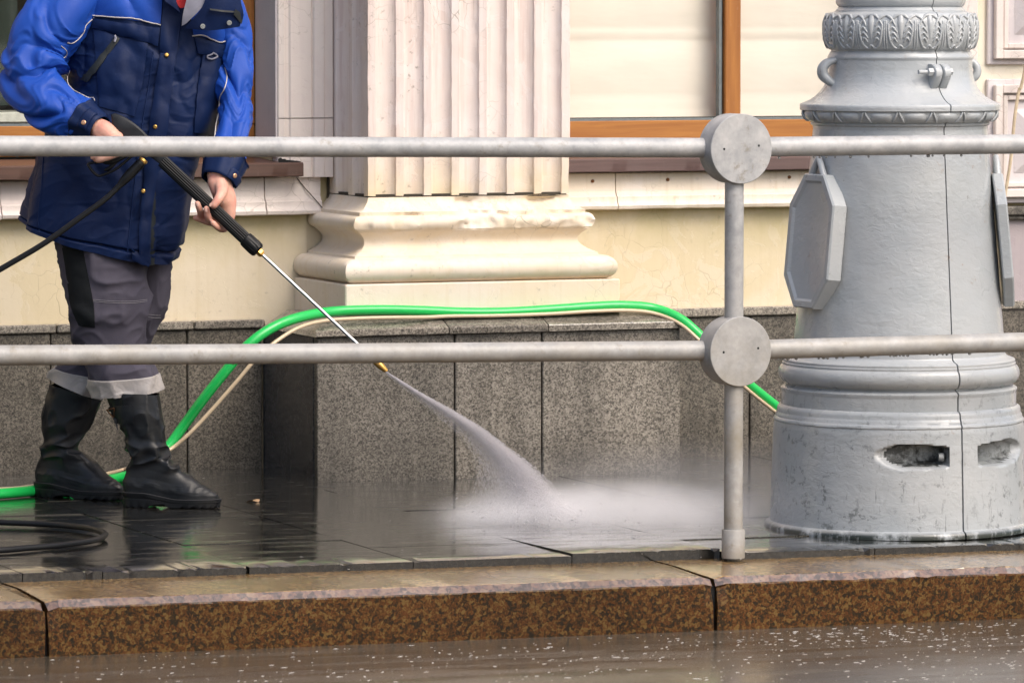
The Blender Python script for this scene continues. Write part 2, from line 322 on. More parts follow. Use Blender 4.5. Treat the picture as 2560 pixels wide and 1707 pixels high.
def lamp_paint():
    b = NB('grey_gloss_paint')
    col = b.mix((0.36, 0.387, 0.403), (0.405, 0.423, 0.432), b.ramp(b.noise(5, 4), [(0.35, 0.0), (0.65, 1.0)]))
    low = b.z(0.62, 0.16)
    spot = b.math('MULTIPLY', b.ramp(b.noise(34, 5, 0.75), [(0.55, 0.0), (0.63, 1.0)]), b.ramp(b.noise(5.5, 4, 0.6), [(0.40, 0.0), (0.56, 1.0)]))
    drip = b.math('MULTIPLY', b.ramp(b.noise(1.0, 4, 0.7, b.pos((60, 60, 9))), [(0.6, 0.0), (0.7, 1.0)]), b.ramp(b.noise(4.5, 3), [(0.45, 0.0), (0.6, 1.0)]))
    g = b.math('MULTIPLY', b.math('MAXIMUM', spot, drip), low, clamp=True)
    col = b.mix(col, (0.085, 0.093, 0.09), b.math('MULTIPLY', g, 0.65))
    hi = b.math('MULTIPLY', b.ramp(b.noise(70, 3, 0.7), [(0.68, 0.0), (0.74, 1.0)]), 0.5); col = b.mix(col, (0.13, 0.12, 0.10), hi)
    rust = b.math('MULTIPLY', b.ramp(b.noise(24, 4, 0.7), [(0.63, 0.0), (0.72, 1.0)]), b.ramp(b.noise(3.1, 2), [(0.5, 0.0), (0.62, 1.0)])); col = b.mix(col, (0.22, 0.11, 0.035), b.math('MULTIPLY', rust, 0.6))
    moss = b.math('MULTIPLY', b.z(0.003, -0.010), b.ramp(b.noise(1.0, 4, 0.7, b.pos((22, 22, 14))), [(0.32, 0.0), (0.50, 1.0)]), clamp=True); col = b.mix(col, (0.022, 0.028, 0.022), moss)
    rip = b.noise(1.0, 3, 0.55, b.pos((36, 36, 62)), dist=0.8); rip2 = b.noise(1.0, 3, 0.6, b.pos((8, 8, 10)))
    h = b.math('ADD', b.math('MULTIPLY', rip, b.ramp(b.noise(3.5, 2), [(0.35, 0.25), (0.6, 1.0)])), b.math('MULTIPLY', rip2, 0.8))
    return b.out(col, b.ramp(b.noise(9, 3), [(0.35, 0.24), (0.7, 0.42)]), 0, b.bump(h, 0.32, 0.006), spec=0.5, coat=0.25, coat_rough=0.15)
M['lamp'] = lamp_paint()
def grime():  # darker mottled paint for the hand pocket faces
    b = NB('mottled_recess_paint'); n = b.noise(38, 5, 0.7); m2 = b.noise(9, 4, 0.6)
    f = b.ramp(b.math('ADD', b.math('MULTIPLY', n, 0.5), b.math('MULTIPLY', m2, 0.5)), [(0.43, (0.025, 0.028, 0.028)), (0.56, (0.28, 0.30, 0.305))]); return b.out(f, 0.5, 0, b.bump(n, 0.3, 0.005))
M['lamp_recess'] = grime()  # darker mottled paint for the faces inside the hand pockets
M['darkgap'] = simple('dark_joint', (0.008, 0.008, 0.008), 0.9)
M['rust'] = simple('rusty_iron', (0.16, 0.065, 0.02), 0.8)
M['steel'] = simple('bolt_steel', (0.42, 0.43, 0.43), 0.35, 0.7)

# ================================================================== ROAD, KERB, PAVEMENT
TOPZ, ROADZ = -0.022, -0.168
def ground_sheet(name, xs, ys, dz, m, kind='structure'):
    X, Y = np.meshgrid(xs, ys, indexing='ij'); V = np.stack([X, Y, gz(X) + dz], -1)
    return mesh(name, V, gridf(len(xs), len(ys)), m, None, smooth=0, origin=(XM, 12.0, dz), kind=kind)
xs = np.concatenate([[-220, -60, -9.7], np.linspace(-8, 17, 26), [18.3, 60, 220]])
ground_sheet('road', xs, [-220, -60, -10, 0, 6, 9, 10.5, 11.5, 12.33], ROADZ, M['road'])
ground_sheet('pavement_bed', xs, [12.795, 13.5, 14.5, 15.66], -0.0045, M['mortar'])

kerb = empty('kerb', (XM, 12.5, ROADZ), kind='structure')
def kerb_stone(x0, x1, seed, worn=0.0):
    prof = [(12.79, ROADZ - 0.06), (12.79, TOPZ), (12.60, TOPZ + 0.001), (12.350, TOPZ), (12.346, TOPZ - 0.001), (12.3275, -0.0400), (12.325, -0.044), (12.325, -0.10), (12.325, ROADZ - 0.06)]
    n = 60; t = np.linspace(0, 1, n); X = x0 + (x1 - x0) * t
    V = np.zeros((n, len(prof), 3)); e = np.minimum(X - x0, x1 - X)
    rg = np.exp(-(e / 0.018) ** 2)
    for j, (y, z) in enumerate(prof):
        k = 1.0 if 3 <= j <= 6 else 0.0
        nn = fbm(np.stack([X * 24, np.full(n, y * 9 + seed), np.full(n, j * 0.7)], -1), 3)
        V[:, j, 0] = X; V[:, j, 1] = y + k * (0.0022 * nn * (1 + 2 * worn) + 0.009 * rg * (1 + 0.6 * nn)); V[:, j, 2] = z + gz(X) - k * (0.0016 * np.abs(nn) * (1 + 2 * worn) + 0.008 * rg * (1 + 0.5 * nn))
    V[0, :, 0] += 0.006 * (0.5 + 0.5 * np.sin(np.arange(len(prof)) * 2.1 + seed)); V[-1, :, 0] -= 0.006 * (0.5 + 0.5 * np.sin(np.arange(len(prof)) * 1.7 + seed))
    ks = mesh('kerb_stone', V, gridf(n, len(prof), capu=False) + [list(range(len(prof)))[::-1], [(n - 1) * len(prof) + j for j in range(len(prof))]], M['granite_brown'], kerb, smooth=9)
    ks.data.materials.append(M['granite_sheen_edge']); ks.data.materials.append(M['granite_film_reflection']); npf = len(prof) - 1
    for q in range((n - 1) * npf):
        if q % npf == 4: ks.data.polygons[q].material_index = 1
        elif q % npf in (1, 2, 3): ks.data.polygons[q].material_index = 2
    return ks
mesh('kerb_bed', *box(-2, 11.2, 12.345, 12.786, ROADZ - 0.05, TOPZ - 0.010), M['darkgap'], kerb, smooth=0).location.z -= 0.03
for i, (a, b_, w_) in enumerate([(-2.0, -0.12, 0), (-0.1, 1.76, 0), (1.765, 3.638, 0.2), (3.643, 5.5215, 0.1), (5.528, 7.40, 1.0), (7.41, 9.28, 0.3), (9.29, 11.2, 0)]): kerb_stone(a, b_, i * 3.3, w_)

pavement = empty('pavement', (XM, 14, 0), kind='structure')
def paving_slab(x0, x1, y0, y1, seed, front=False, lift=0.0, tilt=(0, 0)):
    nx, ny = (34, 5) if front else (5, 5)
    g = 0.0013; tx = np.linspace(0, 1, nx); ty = np.array([0, 0.006, 0.3, 0.7, 1.0]) if front else np.linspace(0, 1, ny)
    X, Y = np.meshgrid(x0 + g + (x1 - x0 - 2 * g) * tx, y0 + g + (y1 - y0 - 2 * g) * ty, indexing='ij')
    Z = gz(X) + lift + tilt[0] * (X - (x0 + x1) / 2) + tilt[1] * (Y - (y0 + y1) / 2)
    if front:
        nn = fbm(np.stack([X[:, 0] * 30, np.full(nx, seed), np.zeros(nx)], -1), 4); bite = np.clip(nn - 0.22, 0, 1.0)
        Y[:, 0] += 0.012 * bite; Y[:, 1] += 0.030 * bite; Z[:, 0] -= 0.0006 + 0.014 * bite
    top = np.stack([X, Y, Z], -1); bot = top.copy(); bot[..., 2] = gz(X) - 0.026
    if front: bot[:, 0, 1] = Y[:, 0] + 0.002; bot[:, 1, 1] = bot[:, 0, 1] + 0.004
    V = np.concatenate([top.reshape(-1, 3), bot.reshape(-1, 3)]); N_ = nx * ny; f = gridf(nx, ny)
    ring = [i * ny for i in range(nx)] + [(nx - 1) * ny + j for j in range(1, ny)] + [i * ny + ny - 1 for i in range(nx - 2, -1, -1)] + [j for j in range(ny - 2, 0, -1)]
    for a, c in zip(ring, ring[1:] + ring[:1]): f.append([a, c, c + N_, a + N_])
    o = mesh('paving_slab', V, f, M['wet_paving'], pavement, smooth=25)
    o.data.materials.append(M['paving_edge'])
    for pg in o.data.polygons:
        if abs(pg.normal[2]) < 0.6: pg.material_index = 1
    return o
colx = [-1.0, -0.53, -0.06, 0.41, 0.88, 1.35, 1.82, 2.29, 2.76, 3.23, 3.70, 3.922, 4.335, 4.81, 5.28, 5.73, 6.19, 6.65, 7.12, 7.6, 8.1, 8.6, 9.1, 9.6, 10.1]
rows = {3.70: [13.35, 14.277, 14.9], 3.922: [13.42, 14.277, 14.75], 4.335: [13.33, 13.51, 14.05, 14.666], 4.81: [13.116, 13.9, 14.666], 5.28: [13.31, 14.1, 14.8], 5.73: [13.06, 13.7, 14.5], 6.19: [13.05, 13.6, 14.6]}
k = 0
for a, b_ in zip(colx[:-1], colx[1:]):
    ys = rows.get(a) or [13.1 + 0.35 * RNG.random(), 13.9 + 0.2 * RNG.random(), 14.7 + 0.2 * RNG.random()]
    fr = 12.705 if a > 5.72 else 12.75
    ys = [fr] + ys + [15.59]
    for j, (y0, y1) in enumerate(zip(ys[:-1], ys[1:])):
        k += 1; lift = RNG.uniform(-0.0015, 0.0015); tl = (RNG.uniform(-1, 1) * 0.0022, RNG.uniform(-1, 1) * 0.003)
        if a == 5.28 and j == 0: lift, tl = 0.0035, (0.001, -0.011)
        if a > 5.72 and j == 0: lift, tl = -0.0015, (0, 0.001)
        paving_slab(a, b_, y0, y1, k * 5.1, front=(j == 0 and 2.5 < a < 7), lift=lift, tilt=tl)
# ================================================================== BUILDING
YW = 15.64                                                    # plaster plane
bld = empty('building', (5.9, 15.64, -0.03), 'old cream and pinkish building with granite plinth and fluted pilaster beside the wet pavement', 'building')
def part(name, geo, m, parent=bld, **kw): return mesh(name, geo[0], geo[1], m, parent, **kw)
# window openings: (x0, x1); sill level 1.0, lintel 3.3
LWX = (3.55, 5.40); RWX = (6.44, 7.83)
ZS, ZL, TOP = 1.02, 3.4, 4.6; SXA = 5.59
part('upper_wall', join(box(-3.0, LWX[0], YW - 0.004, YW - 0.001, 1.75, TOP), box(LWX[1] + 0.2, SXA, YW - 0.004, YW - 0.001, 1.75, TOP), box(RWX[1] + 0.5, 12, YW - 0.004, YW - 0.001, 1.75, TOP), box(-3, 12, YW - 0.3, YW - 0.0045, TOP, TOP + 2.5)), M['pinkwhite'], smooth=0)
part('plaster_wall', join(box(-3.0, LWX[0], YW, YW + 0.35, -0.05, TOP), box(LWX[1], RWX[0], YW, YW + 0.35, -0.05, TOP), box(RWX[1], 12, YW, YW + 0.35, -0.05, TOP),
     box(LWX[0], LWX[1], YW, YW + 0.35, -0.05, ZS - 0.02), box(RWX[0], RWX[1], YW, YW + 0.35, -0.05, ZS - 0.02), box(LWX[0], LWX[1], YW, YW + 0.35, ZL, TOP), box(RWX[0], RWX[1], YW, YW + 0.35, ZL, TOP)), M['plaster'], smooth=0)
# lower plaster skin with slightly wavy face so it does not read as a perfect plane
def skin(x0, x1, z0, z1, y, m, name='plaster_face', amp=0.004, n=(50, 20)):
    X, Z = np.meshgrid(np.linspace(x0, x1, n[0]), np.linspace(z0, z1, n[1]), indexing='ij'); Y = y - 0.006 + amp * fbm(np.stack([X * 3, Z * 3, X * 0 + y], -1), 3)
    V = np.stack([X, Y, Z], -1); part(name, (V.reshape(-1, 3), gridf(*n)), m, smooth=60)
skin(2.0, 5.52, 0.40, 0.86, YW, M['plaster']); skin(6.30, 8.35, 0.40, 0.86, YW, M['plaster'])
# granite plinth of the wall: slabs and coping stones
def slab_row(name, xj, y0, y1, z0, z1, m, bev=0.003, gap=0.0022, jit=0.0015, face='x'):
    for i, (a, b_) in enumerate(zip(xj[:-1], xj[1:])):
        d = RNG.uniform(-jit, jit)
        if face == 'x': g = box(a + gap, b_ - gap, y0 + d, y1, z0, z1, bev)
        else: g = box(y0 + d, y1, a + gap, b_ - gap, z0, z1, bev)
        part(name, g, m, smooth=0)
lx = [1.0, 1.6, 2.15, 2.7, 3.2, 3.72, 4.22, 4.626, 5.092, 5.352]
slab_row('granite_slab', lx, 15.60, 15.645, -0.09, 0.452, M['granite_damp_shade'])
slab_row('coping_stone', [1.0, 1.9, 2.9, 3.8, 4.644, 5.112, 5.36], 15.586, 15.648, 0.4535, 0.481, M['granite_cap'], 0.004)
rx = [6.632, 7.12, 7.66, 8.2, 8.8, 9.4]
slab_row('granite_slab', rx, 15.60, 15.645, -0.09, 0.452, M['granite_damp_shade'])
slab_row('coping_stone', [6.636, 7.4, 8.3, 9.4], 15.586, 15.648, 0.4535, 0.483, M['granite_cap'], 0.004)
# pier under the pilaster
part('pier_core', box(5.375, 6.607, 15.10, 15.62, -0.09, 0.45), M['darkgap'], smooth=0)
px_ = [5.352, atY(1137, 1000, 15.07)[0], atY(1355, 1000, 15.07)[0], 6.628]
slab_row('granite_slab', px_, 15.07, 15.10, -0.09, 0.4535, M['granite_grey'], 0.003, 0.003)
part('granite_slab', box(5.3535, 5.3745, 15.102, 15.598, -0.09, 0.4535, 0.003), M['granite_wet_shade'], smooth=0)
part('granite_slab', box(6.6075, 6.6285, 15.102, 15.598, -0.09, 0.4535, 0.003), M['granite_grey'], smooth=0)
cx_ = [5.342, atY(1123, 820, 15.05)[0], atY(1372, 812, 15.05)[0], 6.642]
def cap_stone(a, b_, i, hipl, hipr):
    pr = [(15.584, 0.4555), (15.052, 0.4555), (15.050 + 0.001 * i, 0.458), (15.050 + 0.001 * i, 0.4745), (15.054, 0.4775), (15.14, 0.511 - 0.0008 * i), (15.584, 0.512 - 0.0008 * i)]
    n = 22; t = np.linspace(0, 1, n); V = np.zeros((n, len(pr), 3))
    for j, (y, z) in enumerate(pr):
        x0, x1 = a + (0.09 if hipl and j >= 5 else 0.0), b_ - (0.09 if hipr and j >= 5 else 0.0); X = x0 + (x1 - x0) * t; k = 0.0012 * fbm(np.stack([X * 22, X * 0 + j, X * 0 + i], -1), 3) * (1 <= j <= 5)
        V[:, j] = np.stack([X, y + k, z + k], -1)
    part('coping_stone', (V.reshape(-1, 3), gridf(n, len(pr), cv=True, capu=True)), M['granite_cap'], smooth=25)
for i, (a, b_) in enumerate(zip(cx_[:-1], cx_[1:])): cap_stone(a + 0.002, b_ - 0.002, i, i == 0, i == 2)

# ---- pilaster: plinth block, moulded base, fluted shaft
SX0, SX1, SY = 5.597, 6.302, 15.25
BZ0, BZ1 = 0.505, 0.617
pil = part('pilaster', box(SX0 + 0.03, SX1 - 0.03, SY + 0.05, 15.635, 0.62, TOP), M['pilaster'], smooth=0)
part('plinth_block', box(SX0 - 0.122, SX1 + 0.134, SY - 0.118, 15.633, BZ0, BZ1, 0.004), M['pilaster_base'], pil, smooth=0)
prof = [(0.617, 0.085), (0.618, 0.108)]
for a in np.linspace(-90, 90, 13): prof.append((0.657 + 0.039 * math.sin(R_(a)), 0.083 + 0.041 * math.cos(R_(a))))
prof += [(0.697, 0.074), (0.705, 0.073), (0.706, 0.066)]
for a in np.linspace(0, 1, 11): prof.append((0.708 + 0.074 * a, 0.064 - 0.036 * math.sin(math.pi * min(1, a * 1.02)) ** 0.8 - 0.012 * a))
prof += [(0.783, 0.054)]
for a in np.linspace(-80, 85, 9): prof.append((0.808 + 0.024 * math.sin(R_(a)), 0.050 + 0.024 * math.cos(R_(a))))
prof += [(0.8335, 0.046), (0.845, 0.046), (0.8465, 0.038)]
for a in np.linspace(0.1, 1, 7): prof.append((0.8475 + 0.044 * a, 0.036 * (1 - a) ** 1.8))
prof = np.array(prof)
def base_ring():
    # path round three faces: back left -> front left -> front right -> back right, mitred corners, offset per profile row
    nS, nFp = 14, 150
    rowsV = []
    for z, o in prof:
        L = np.stack([np.full(nS, SX0 - o), np.linspace(15.633, SY - o, nS)], -1)
        Fr = np.stack([np.linspace(SX0 - o, SX1 + o, nFp), np.full(nFp, SY - o)], -1)
        Rr = np.stack([np.full(nS, SX1 + o), np.linspace(SY - o, 15.633, nS)], -1)
        P = np.concatenate([L[:-1], Fr, Rr[1:]]); rowsV.append(np.column_stack([P, np.full(len(P), z)]))
    V = np.array(rowsV)                                                           # profile x path x 3
    X, Y, Z = V[..., 0], V[..., 1], V[..., 2]
    front = (Y < SY + 0.02)
    n1 = fbm(np.stack([X * 7, Z * 9, X * 0 + 3.1], -1), 4); n2 = fbm(np.stack([X * 26, Z * 34, X * 0 + 9.2], -1), 3)
    band = sstep(0.775, 0.80, Z) * sstep(0.90, 0.87, Z); worn = band * sstep(5.80, 5.98, X + 0.06 * n1) * front
    torn = band * sstep(0.12, 0.5, n1) * front
    d = worn * (0.010 + 0.016 * np.clip(n1 + 0.25, 0, 1) + 0.006 * n2) + torn * 0.010 + 0.0012 * n2 * front
    V[..., 1] += d; V[..., 2] += worn * 0.006 * n1
    nP = V.shape[1]; f = gridf(len(prof), nP)
    return V.reshape(-1, 3), f
part('pilaster_base', base_ring(), M['pilaster_base'], pil, smooth=50)
def shaft():
    W = SX1 - SX0; nfl = 7; pitch = (W - 0.026) / nfl; fil = 0.026
    xs_, dp = [SX0], [0.0]; 
    for k in range(nfl):
        a = SX0 + k * pitch + fil; b_ = SX0 + (k + 1) * pitch
        xs_ += [a - 0.001]; dp += [0.0]
        for t in np.linspace(0, math.pi, 9): xs_.append((a + b_) / 2 - (b_ - a) / 2 * math.cos(t)); dp.append(0.021 * math.sin(t) ** 0.85)
        xs_ += [b_ + 0.001]; dp += [0.0]
    xs_.append(SX1); dp.append(0.0)
    zz = np.concatenate([np.linspace(0.8945, 1.7, 60), [2.2, 3.2, TOP]])
    X, Z = np.meshgrid(xs_, zz, indexing='ij'); D = np.repeat(np.array(dp)[:, None], len(zz), 1)
    n = fbm(np.stack([X * 20, Z * 5, X * 0], -1), 4); n2 = fbm(np.stack([X * 45, Z * 20, X * 0 + 5], -1), 3)
    Z = Z + 0.0035 * (np.abs(n2) + 0.2) * (Z < 0.896); Y = SY + D + 0.0022 * n + 0.002 * n2 * sstep(0.15, 0.5, n); X = X + 0.0016 * n2
    fr = np.stack([X, Y, Z], -1)
    Lf = np.stack([np.full((2, len(zz)), SX0) + 0.0, np.array([[15.633], [SY + 0.0]]).repeat(len(zz), 1), np.stack([zz, zz])], -1); Lf[1] = fr[0]
    Rf = np.stack([np.full((2, len(zz)), SX1), np.array([[SY], [15.633]]).repeat(len(zz), 1), np.stack([zz, zz])], -1); Rf[0] = fr[-1]
    # one narrow pilaster strip with shallow flutes on the left return as well
    ys = np.array([15.633, 15.56, 15.545, 15.50, 15.455, 15.44, 15.40, 15.385, 15.345, 15.305, 15.29]); dd = np.array([0, 0, 0.012, 0.022, 0.012, 0, 0, 0.012, 0.02, 0.012, 0])
    Lg = np.stack([(SX0 + dd)[:, None].repeat(len(zz), 1), ys[:, None].repeat(len(zz), 1), np.stack([zz] * len(ys))], -1)
    V = np.concatenate([Lg, fr, Rf[1:]]); nu = len(V); f = gridf(nu, len(zz)); f.append([i * len(zz) for i in range(nu)])
    return V.reshape(-1, 3), f
part('shaft_joint', box(SX0 + 0.006, SX1 - 0.006, SY + 0.007, 15.6, 0.888, 0.901), M['mosscrack'], pil, smooth=0)
part('fluted_shaft', shaft(), M['pilaster'], pil, smooth=30)

# ---- moulding under the window sills
def sill_course(x0, x1, seed):
    pr = [(15.633, 0.824), (15.590, 0.8245), (15.580, 0.828), (15.577, 0.838), (15.584, 0.846), (15.588, 0.856), (15.588, 0.868), (15.596, 0.872), (15.602, 0.884), (15.604, 0.888), (15.604, 0.940), (15.606, 0.948), (15.633, 0.948)]
    n = max(6, int((x1 - x0) * 50)); X = np.linspace(x0 + 0.002, x1 - 0.002, n); V = np.zeros((n, len(pr), 3))
    for j, (y, z) in enumerate(pr):
        k = 0.0 if j in (0, len(pr) - 1) else 1.0
        nn = fbm(np.stack([X * 12, np.full(n, seed * 3.0), np.full(n, z * 30)], -1), 3); V[:, j] = np.stack([X, y + k * 0.002 * nn, z + (0.0025 * nn if j in (1, 2) else 0 * nn)], -1)
    return part('sill_course', (V.reshape(-1, 3), gridf(n, len(pr)) + [list(range(len(pr))), [(n - 1) * len(pr) + j for j in range(len(pr))][::-1]]), M['ledge' if x0 > 6 else 'pinkwhite'], smooth=35)
jx = atY(1540, 500, 15.6)[0]; jl = atY(662, 500, 15.6)[0]
sill_course(6.305, jx, 1); sc = sill_course(jx, 7.95, 2)
sill_course(3.2, 4.46, 3); sill_course(4.46, jl, 4); sill_course(jl, 5.56, 5)
for px, py in [(1481, 453), (1669, 449), (1973, 443)]:
    p = atY(px, py, 15.604); mesh('screw_head', *tube([p + [0, 0.004, 0], p + [0, -0.004, 0], p + [0, -0.006, 0]], [0.006, 0.006, 0.003], 10), M['rust'], bld)
# ---- sills
def sill(x0, x1, m, yfront, broken=None):
    pr = [(15.80, 0.953), (yfront, 0.953), (yfront - 0.002, 0.956), (yfront - 0.001, 0.994), (yfront + 0.004, 0.9985), (15.80, 1.012)]
    n = max(8, int((x1 - x0) * 60)); X = np.linspace(x0, x1, n); V = np.zeros((n, len(pr), 3))
    for j, (y, z) in enumerate(pr): V[:, j] = np.stack([X, np.full(n, y) + 0.0012 * pnoise(np.stack([X * 14, np.full(n, j * 2.0), np.zeros(n)], -1)) * (0 < j < 5), np.full(n, z)], -1)
    return part('window_sill', (V.reshape(-1, 3), gridf(n, len(pr), cv=True, capu=True)), m, smooth=30)
sill(6.306, 7.9, M['sill'], 15.56)
sill(3.4, 5.478, M['sill_l'], 15.545)
# ---- windows: wood frame, glass, blind or dark room
def window(x0, x1, yf, mull, dark=False):
    fw = part('window', box(x0, x1, yf, yf + 0.06, 1.020, 1.120, 0.003), M['wood_h'], smooth=0)
    part('head_rail', box(x0, x1, yf, yf + 0.06, ZL - 0.08, ZL, 0.003), M['wood_h'], fw, smooth=0)
    part('stile', box(x0 - 0.0, x0 + 0.062, yf - 0.002, yf + 0.062, 1.1205, ZL - 0.081, 0.003), M['wood_v'], fw, smooth=0)
    part('stile', box(x1 - 0.062, x1, yf - 0.002, yf + 0.062, 1.1205, ZL - 0.081, 0.003), M['wood_v'], fw, smooth=0)
    for m_ in mull:
        part('mullion', box(m_, m_ + 0.060, yf - 0.004, yf + 0.064, 1.1205, ZL - 0.081, 0.004), M['wood_v'], fw, smooth=0)
        part('glazing_seal', join(box(m_ - 0.016, m_ - 0.006, yf + 0.012, yf + 0.04, 1.1205, ZL - 0.081), box(m_ - 0.0058, m_ - 0.0005, yf + 0.02, yf + 0.045, 1.1205, ZL - 0.081)), M['seal'], fw, smooth=0)
    part('glazing_seal', box(x0 + 0.063, x1 - 0.063, yf + 0.004, yf + 0.03, 1.1202, 1.1275), M['seal'], fw, smooth=0)
    part('glass_pane', box(x0 + 0.04, x1 - 0.04, yf + 0.034, yf + 0.040, 1.11, ZL - 0.07), M['glass'], fw, smooth=0)
    return fw
YF = 15.80
mx = atY(1813, 200, YF - 0.004)[0]
wr = window(RWX[0] + 0.004, RWX[1] - 0.004, YF, [mx])
def blind_sheet(x0, x1, y):
    zz = np.linspace(1.13, ZL, 160); xx = np.linspace(x0, x1, 60); X, Z = np.meshgrid(xx, zz, indexing='ij')
    per = 0.205; ph = ((Z - 1.203) / per); fr = ph - np.floor(ph)
    D = -0.007 * np.sin(math.pi * fr) ** 0.7 - 0.007 * np.exp(-((fr - 0.03) / 0.018) ** 2) + 0.003 * fbm(np.stack([X * 3, Z * 5, X * 0], -1), 3)
    return np.stack([X, y + D, Z], -1).reshape(-1, 3), gridf(60, 160)
bl = part('blind', blind_sheet(RWX[0] + 0.04, RWX[1] - 0.04, YF + 0.10), M['blind'], wr, smooth=60)
wl = window(LWX[0] + 0.004, LWX[1] - 0.003, YF, [])
# rooms behind the glass
def room(x0, x1):
    part('room', join(box(x0 - 0.5, x1 + 0.5, 17.3, 17.34, -0.05, ZL + 0.4), box(x0 - 0.54, x0 - 0.5, 16.0, 17.3, -0.05, ZL + 0.4), box(x1 + 0.5, x1 + 0.54, 16.0, 17.3, -0.05, ZL + 0.4), box(x0 - 0.5, x1 + 0.5, 16.0, 17.3, ZL + 0.4, ZL + 0.44), box(x0 - 0.5, x1 + 0.5, 16.0, 17.3, 0.2, 0.24)), M['room'], smooth=0)
room(LWX[0], LWX[1]); 
def backdrop_sheet(x0, x1, y):
    xx = np.linspace(x0, x1, 90); zz = np.linspace(1.185, ZL, 12); X, Z = np.meshgrid(xx, zz, indexing='ij'); Y = y + 0.03 * np.sin(X * 55 + 2 * np.sin(X * 9)) + 0.01 * pnoise(np.stack([X * 8, Z * 2, X * 0], -1))
    return np.stack([X, Y, Z], -1).reshape(-1, 3), gridf(90, 12)
part('backdrop_sheet', backdrop_sheet(3.6, atY(50, 250, 15.98)[0], 15.98), M['backdrop_sheet'], wl, smooth=60)  # added green sheet, coloured to stand in for foliage reflected in the pane
part('window_board', box(3.56, 5.39, 15.90, 16.25, 1.13, 1.163, 0.003), M['paleboard'], wl, smooth=0)
part('backdrop_sheet', box(atY(52, 250, 16.1)[0], atY(120, 250, 16.1)[0], 16.09, 16.12, 1.164, 1.26, 0.004), M['beige'], wl, smooth=0)
# white jamb strip beside the right window and lilac reveal + architrave of the left one
part('window_jamb', join(box(6.31, 6.442, 15.575, 15.80, 1.0135, ZL, 0.004), box(6.326, 6.352, 15.566, 15.576, 1.02, ZL, 0.002)), M['pinkwhite'], smooth=0)
part('window_reveal', box(5.3985, 5.412, 15.592, 15.798, 1.0135, ZL, 0.002), M['lilac'], smooth=0)
def architrave(x0, z0, z1):
    pr = [(0.0, 15.636), (0.0, 15.588), (0.004, 15.584), (0.024, 15.583), (0.028, 15.590), (0.044, 15.590), (0.050, 15.583), (0.130, 15.583), (0.136, 15.588), (0.142, 15.578), (0.166, 15.570), (0.176, 15.570), (0.180, 15.574), (0.212, 15.574), (0.216, 15.580), (0.216, 15.636)]
    zz = np.linspace(z0, z1, 24); V = np.array([[[x0 + u * 0.885, y + 0.0012 * (pnoise(np.array([[u * 60, z * 9, 1.0]]))[0]), z] for z in zz] for u, y in pr])
    return part('architrave', (V.reshape(-1, 3), gridf(len(pr), len(zz)) + [[i * len(zz) for i in range(len(pr))], [i * len(zz) + len(zz) - 1 for i in range(len(pr))][::-1]]), M['pinkwhite'], smooth=30)
ax = 5.404; jz = atY(760, 296, 15.59)[2]
architrave(ax, 0.949, jz - 0.0015); architrave(ax, jz + 0.0015, TOP)
zz_ = np.linspace(5.40, 5.476, 26); up_ = 0.012 * np.clip(1 - (zz_ - 5.40) / 0.09, 0.15, 1) * (0.8 + 0.9 * np.abs(pnoise(np.stack([zz_ * 70, zz_ * 0, zz_ * 0 + 2], -1))))
pv_ = [(x, 15.564, 0.9995) for x in zz_] + [(x, 15.5655, 1.0 + u) for x, u in zip(zz_[::-1], up_[::-1])]
part('peeled_paint', (pv_ + [(x, y + 0.008, z) for x, y, z in pv_], [list(range(52)), list(range(103, 51, -1))] + [[i, (i + 1) % 52, 52 + (i + 1) % 52, 52 + i] for i in range(52)]), M['darkgap'], smooth=0)
part('mitre_joint', tube([(5.474, 15.600, 0.947), (5.50, 15.599, 0.915), (5.525, 15.590, 0.885), (5.545, 15.585, 0.862), (5.562, 15.576, 0.838)], 0.0016, 6), M['mosscrack'], smooth=0)
# dark crumbled corner between architrave and pilaster
gz_ = np.linspace(0.84, 1.04, 14); part('crumbled_corner', tube([(5.594 + 0.004 * math.sin(9 * q), 15.628, q) for q in gz_], 0.007 + 0.006 * np.abs(pnoise(np.stack([gz_ * 40, gz_ * 0, gz_ * 0], -1))), 8), M['mosscrack'], smooth=60)
# ---- panelled wall far right
xa = atY(2405, 300, 15.6)[0]; xb = atY(2455, 300, 15.6)[0]; xc = atY(2467, 300, 15.6)[0]
part('pilaster_strip', box(RWX[1], xb - 0.03, 15.575, 15.638, 0.94, TOP, 0.004), M['pinkwhite'], smooth=0)
part('panel_field', box(xb - 0.028, 10.5, 15.612, 15.639, 0.86, TOP), M['creamwhite'], smooth=0)
def raised_panel(x0, x1, z0, z1):
    p = part('wall_panel', join(box(x0, x1, 15.596, 15.611, z0, z1, 0.003)), M['lilac'], smooth=0)
    def frame(i, t, y): return join(box(x0 + i, x0 + i + t, y, 15.5955, z0 + i, z1 - i, 0.003), box(x1 - i - t, x1 - i, y, 15.5955, z0 + i, z1 - i, 0.003), box(x0 + i + t, x1 - i - t, y, 15.5955, z0 + i, z0 + i + t, 0.003), box(x0 + i + t, x1 - i - t, y, 15.5955, z1 - i - t, z1 - i, 0.003))
    part('panel_moulding', frame(0.02, 0.03, 15.572), M['pinkwhite'], p, smooth=0); part('panel_moulding', frame(0.056, 0.018, 15.582), M['pinkwhite'], p, smooth=0)
    i = 0.105; a, b_, c, d = x0 + i, x1 - i, z0 + i, z1 - i; e = 0.07
    V = [(a, 15.595, c), (b_, 15.595, c), (b_, 15.595, d), (a, 15.595, d), (a + e, 15.565, c + e), (b_ - e, 15.565, c + e), (b_ - e, 15.565, d - e), (a + e, 15.565, d - e)]
    part('panel_centre', (V, [[0, 1, 5, 4], [1, 2, 6, 5], [2, 3, 7, 6], [3, 0, 4, 7], [4, 5, 6, 7]]), M['lilac'], p, smooth=0)
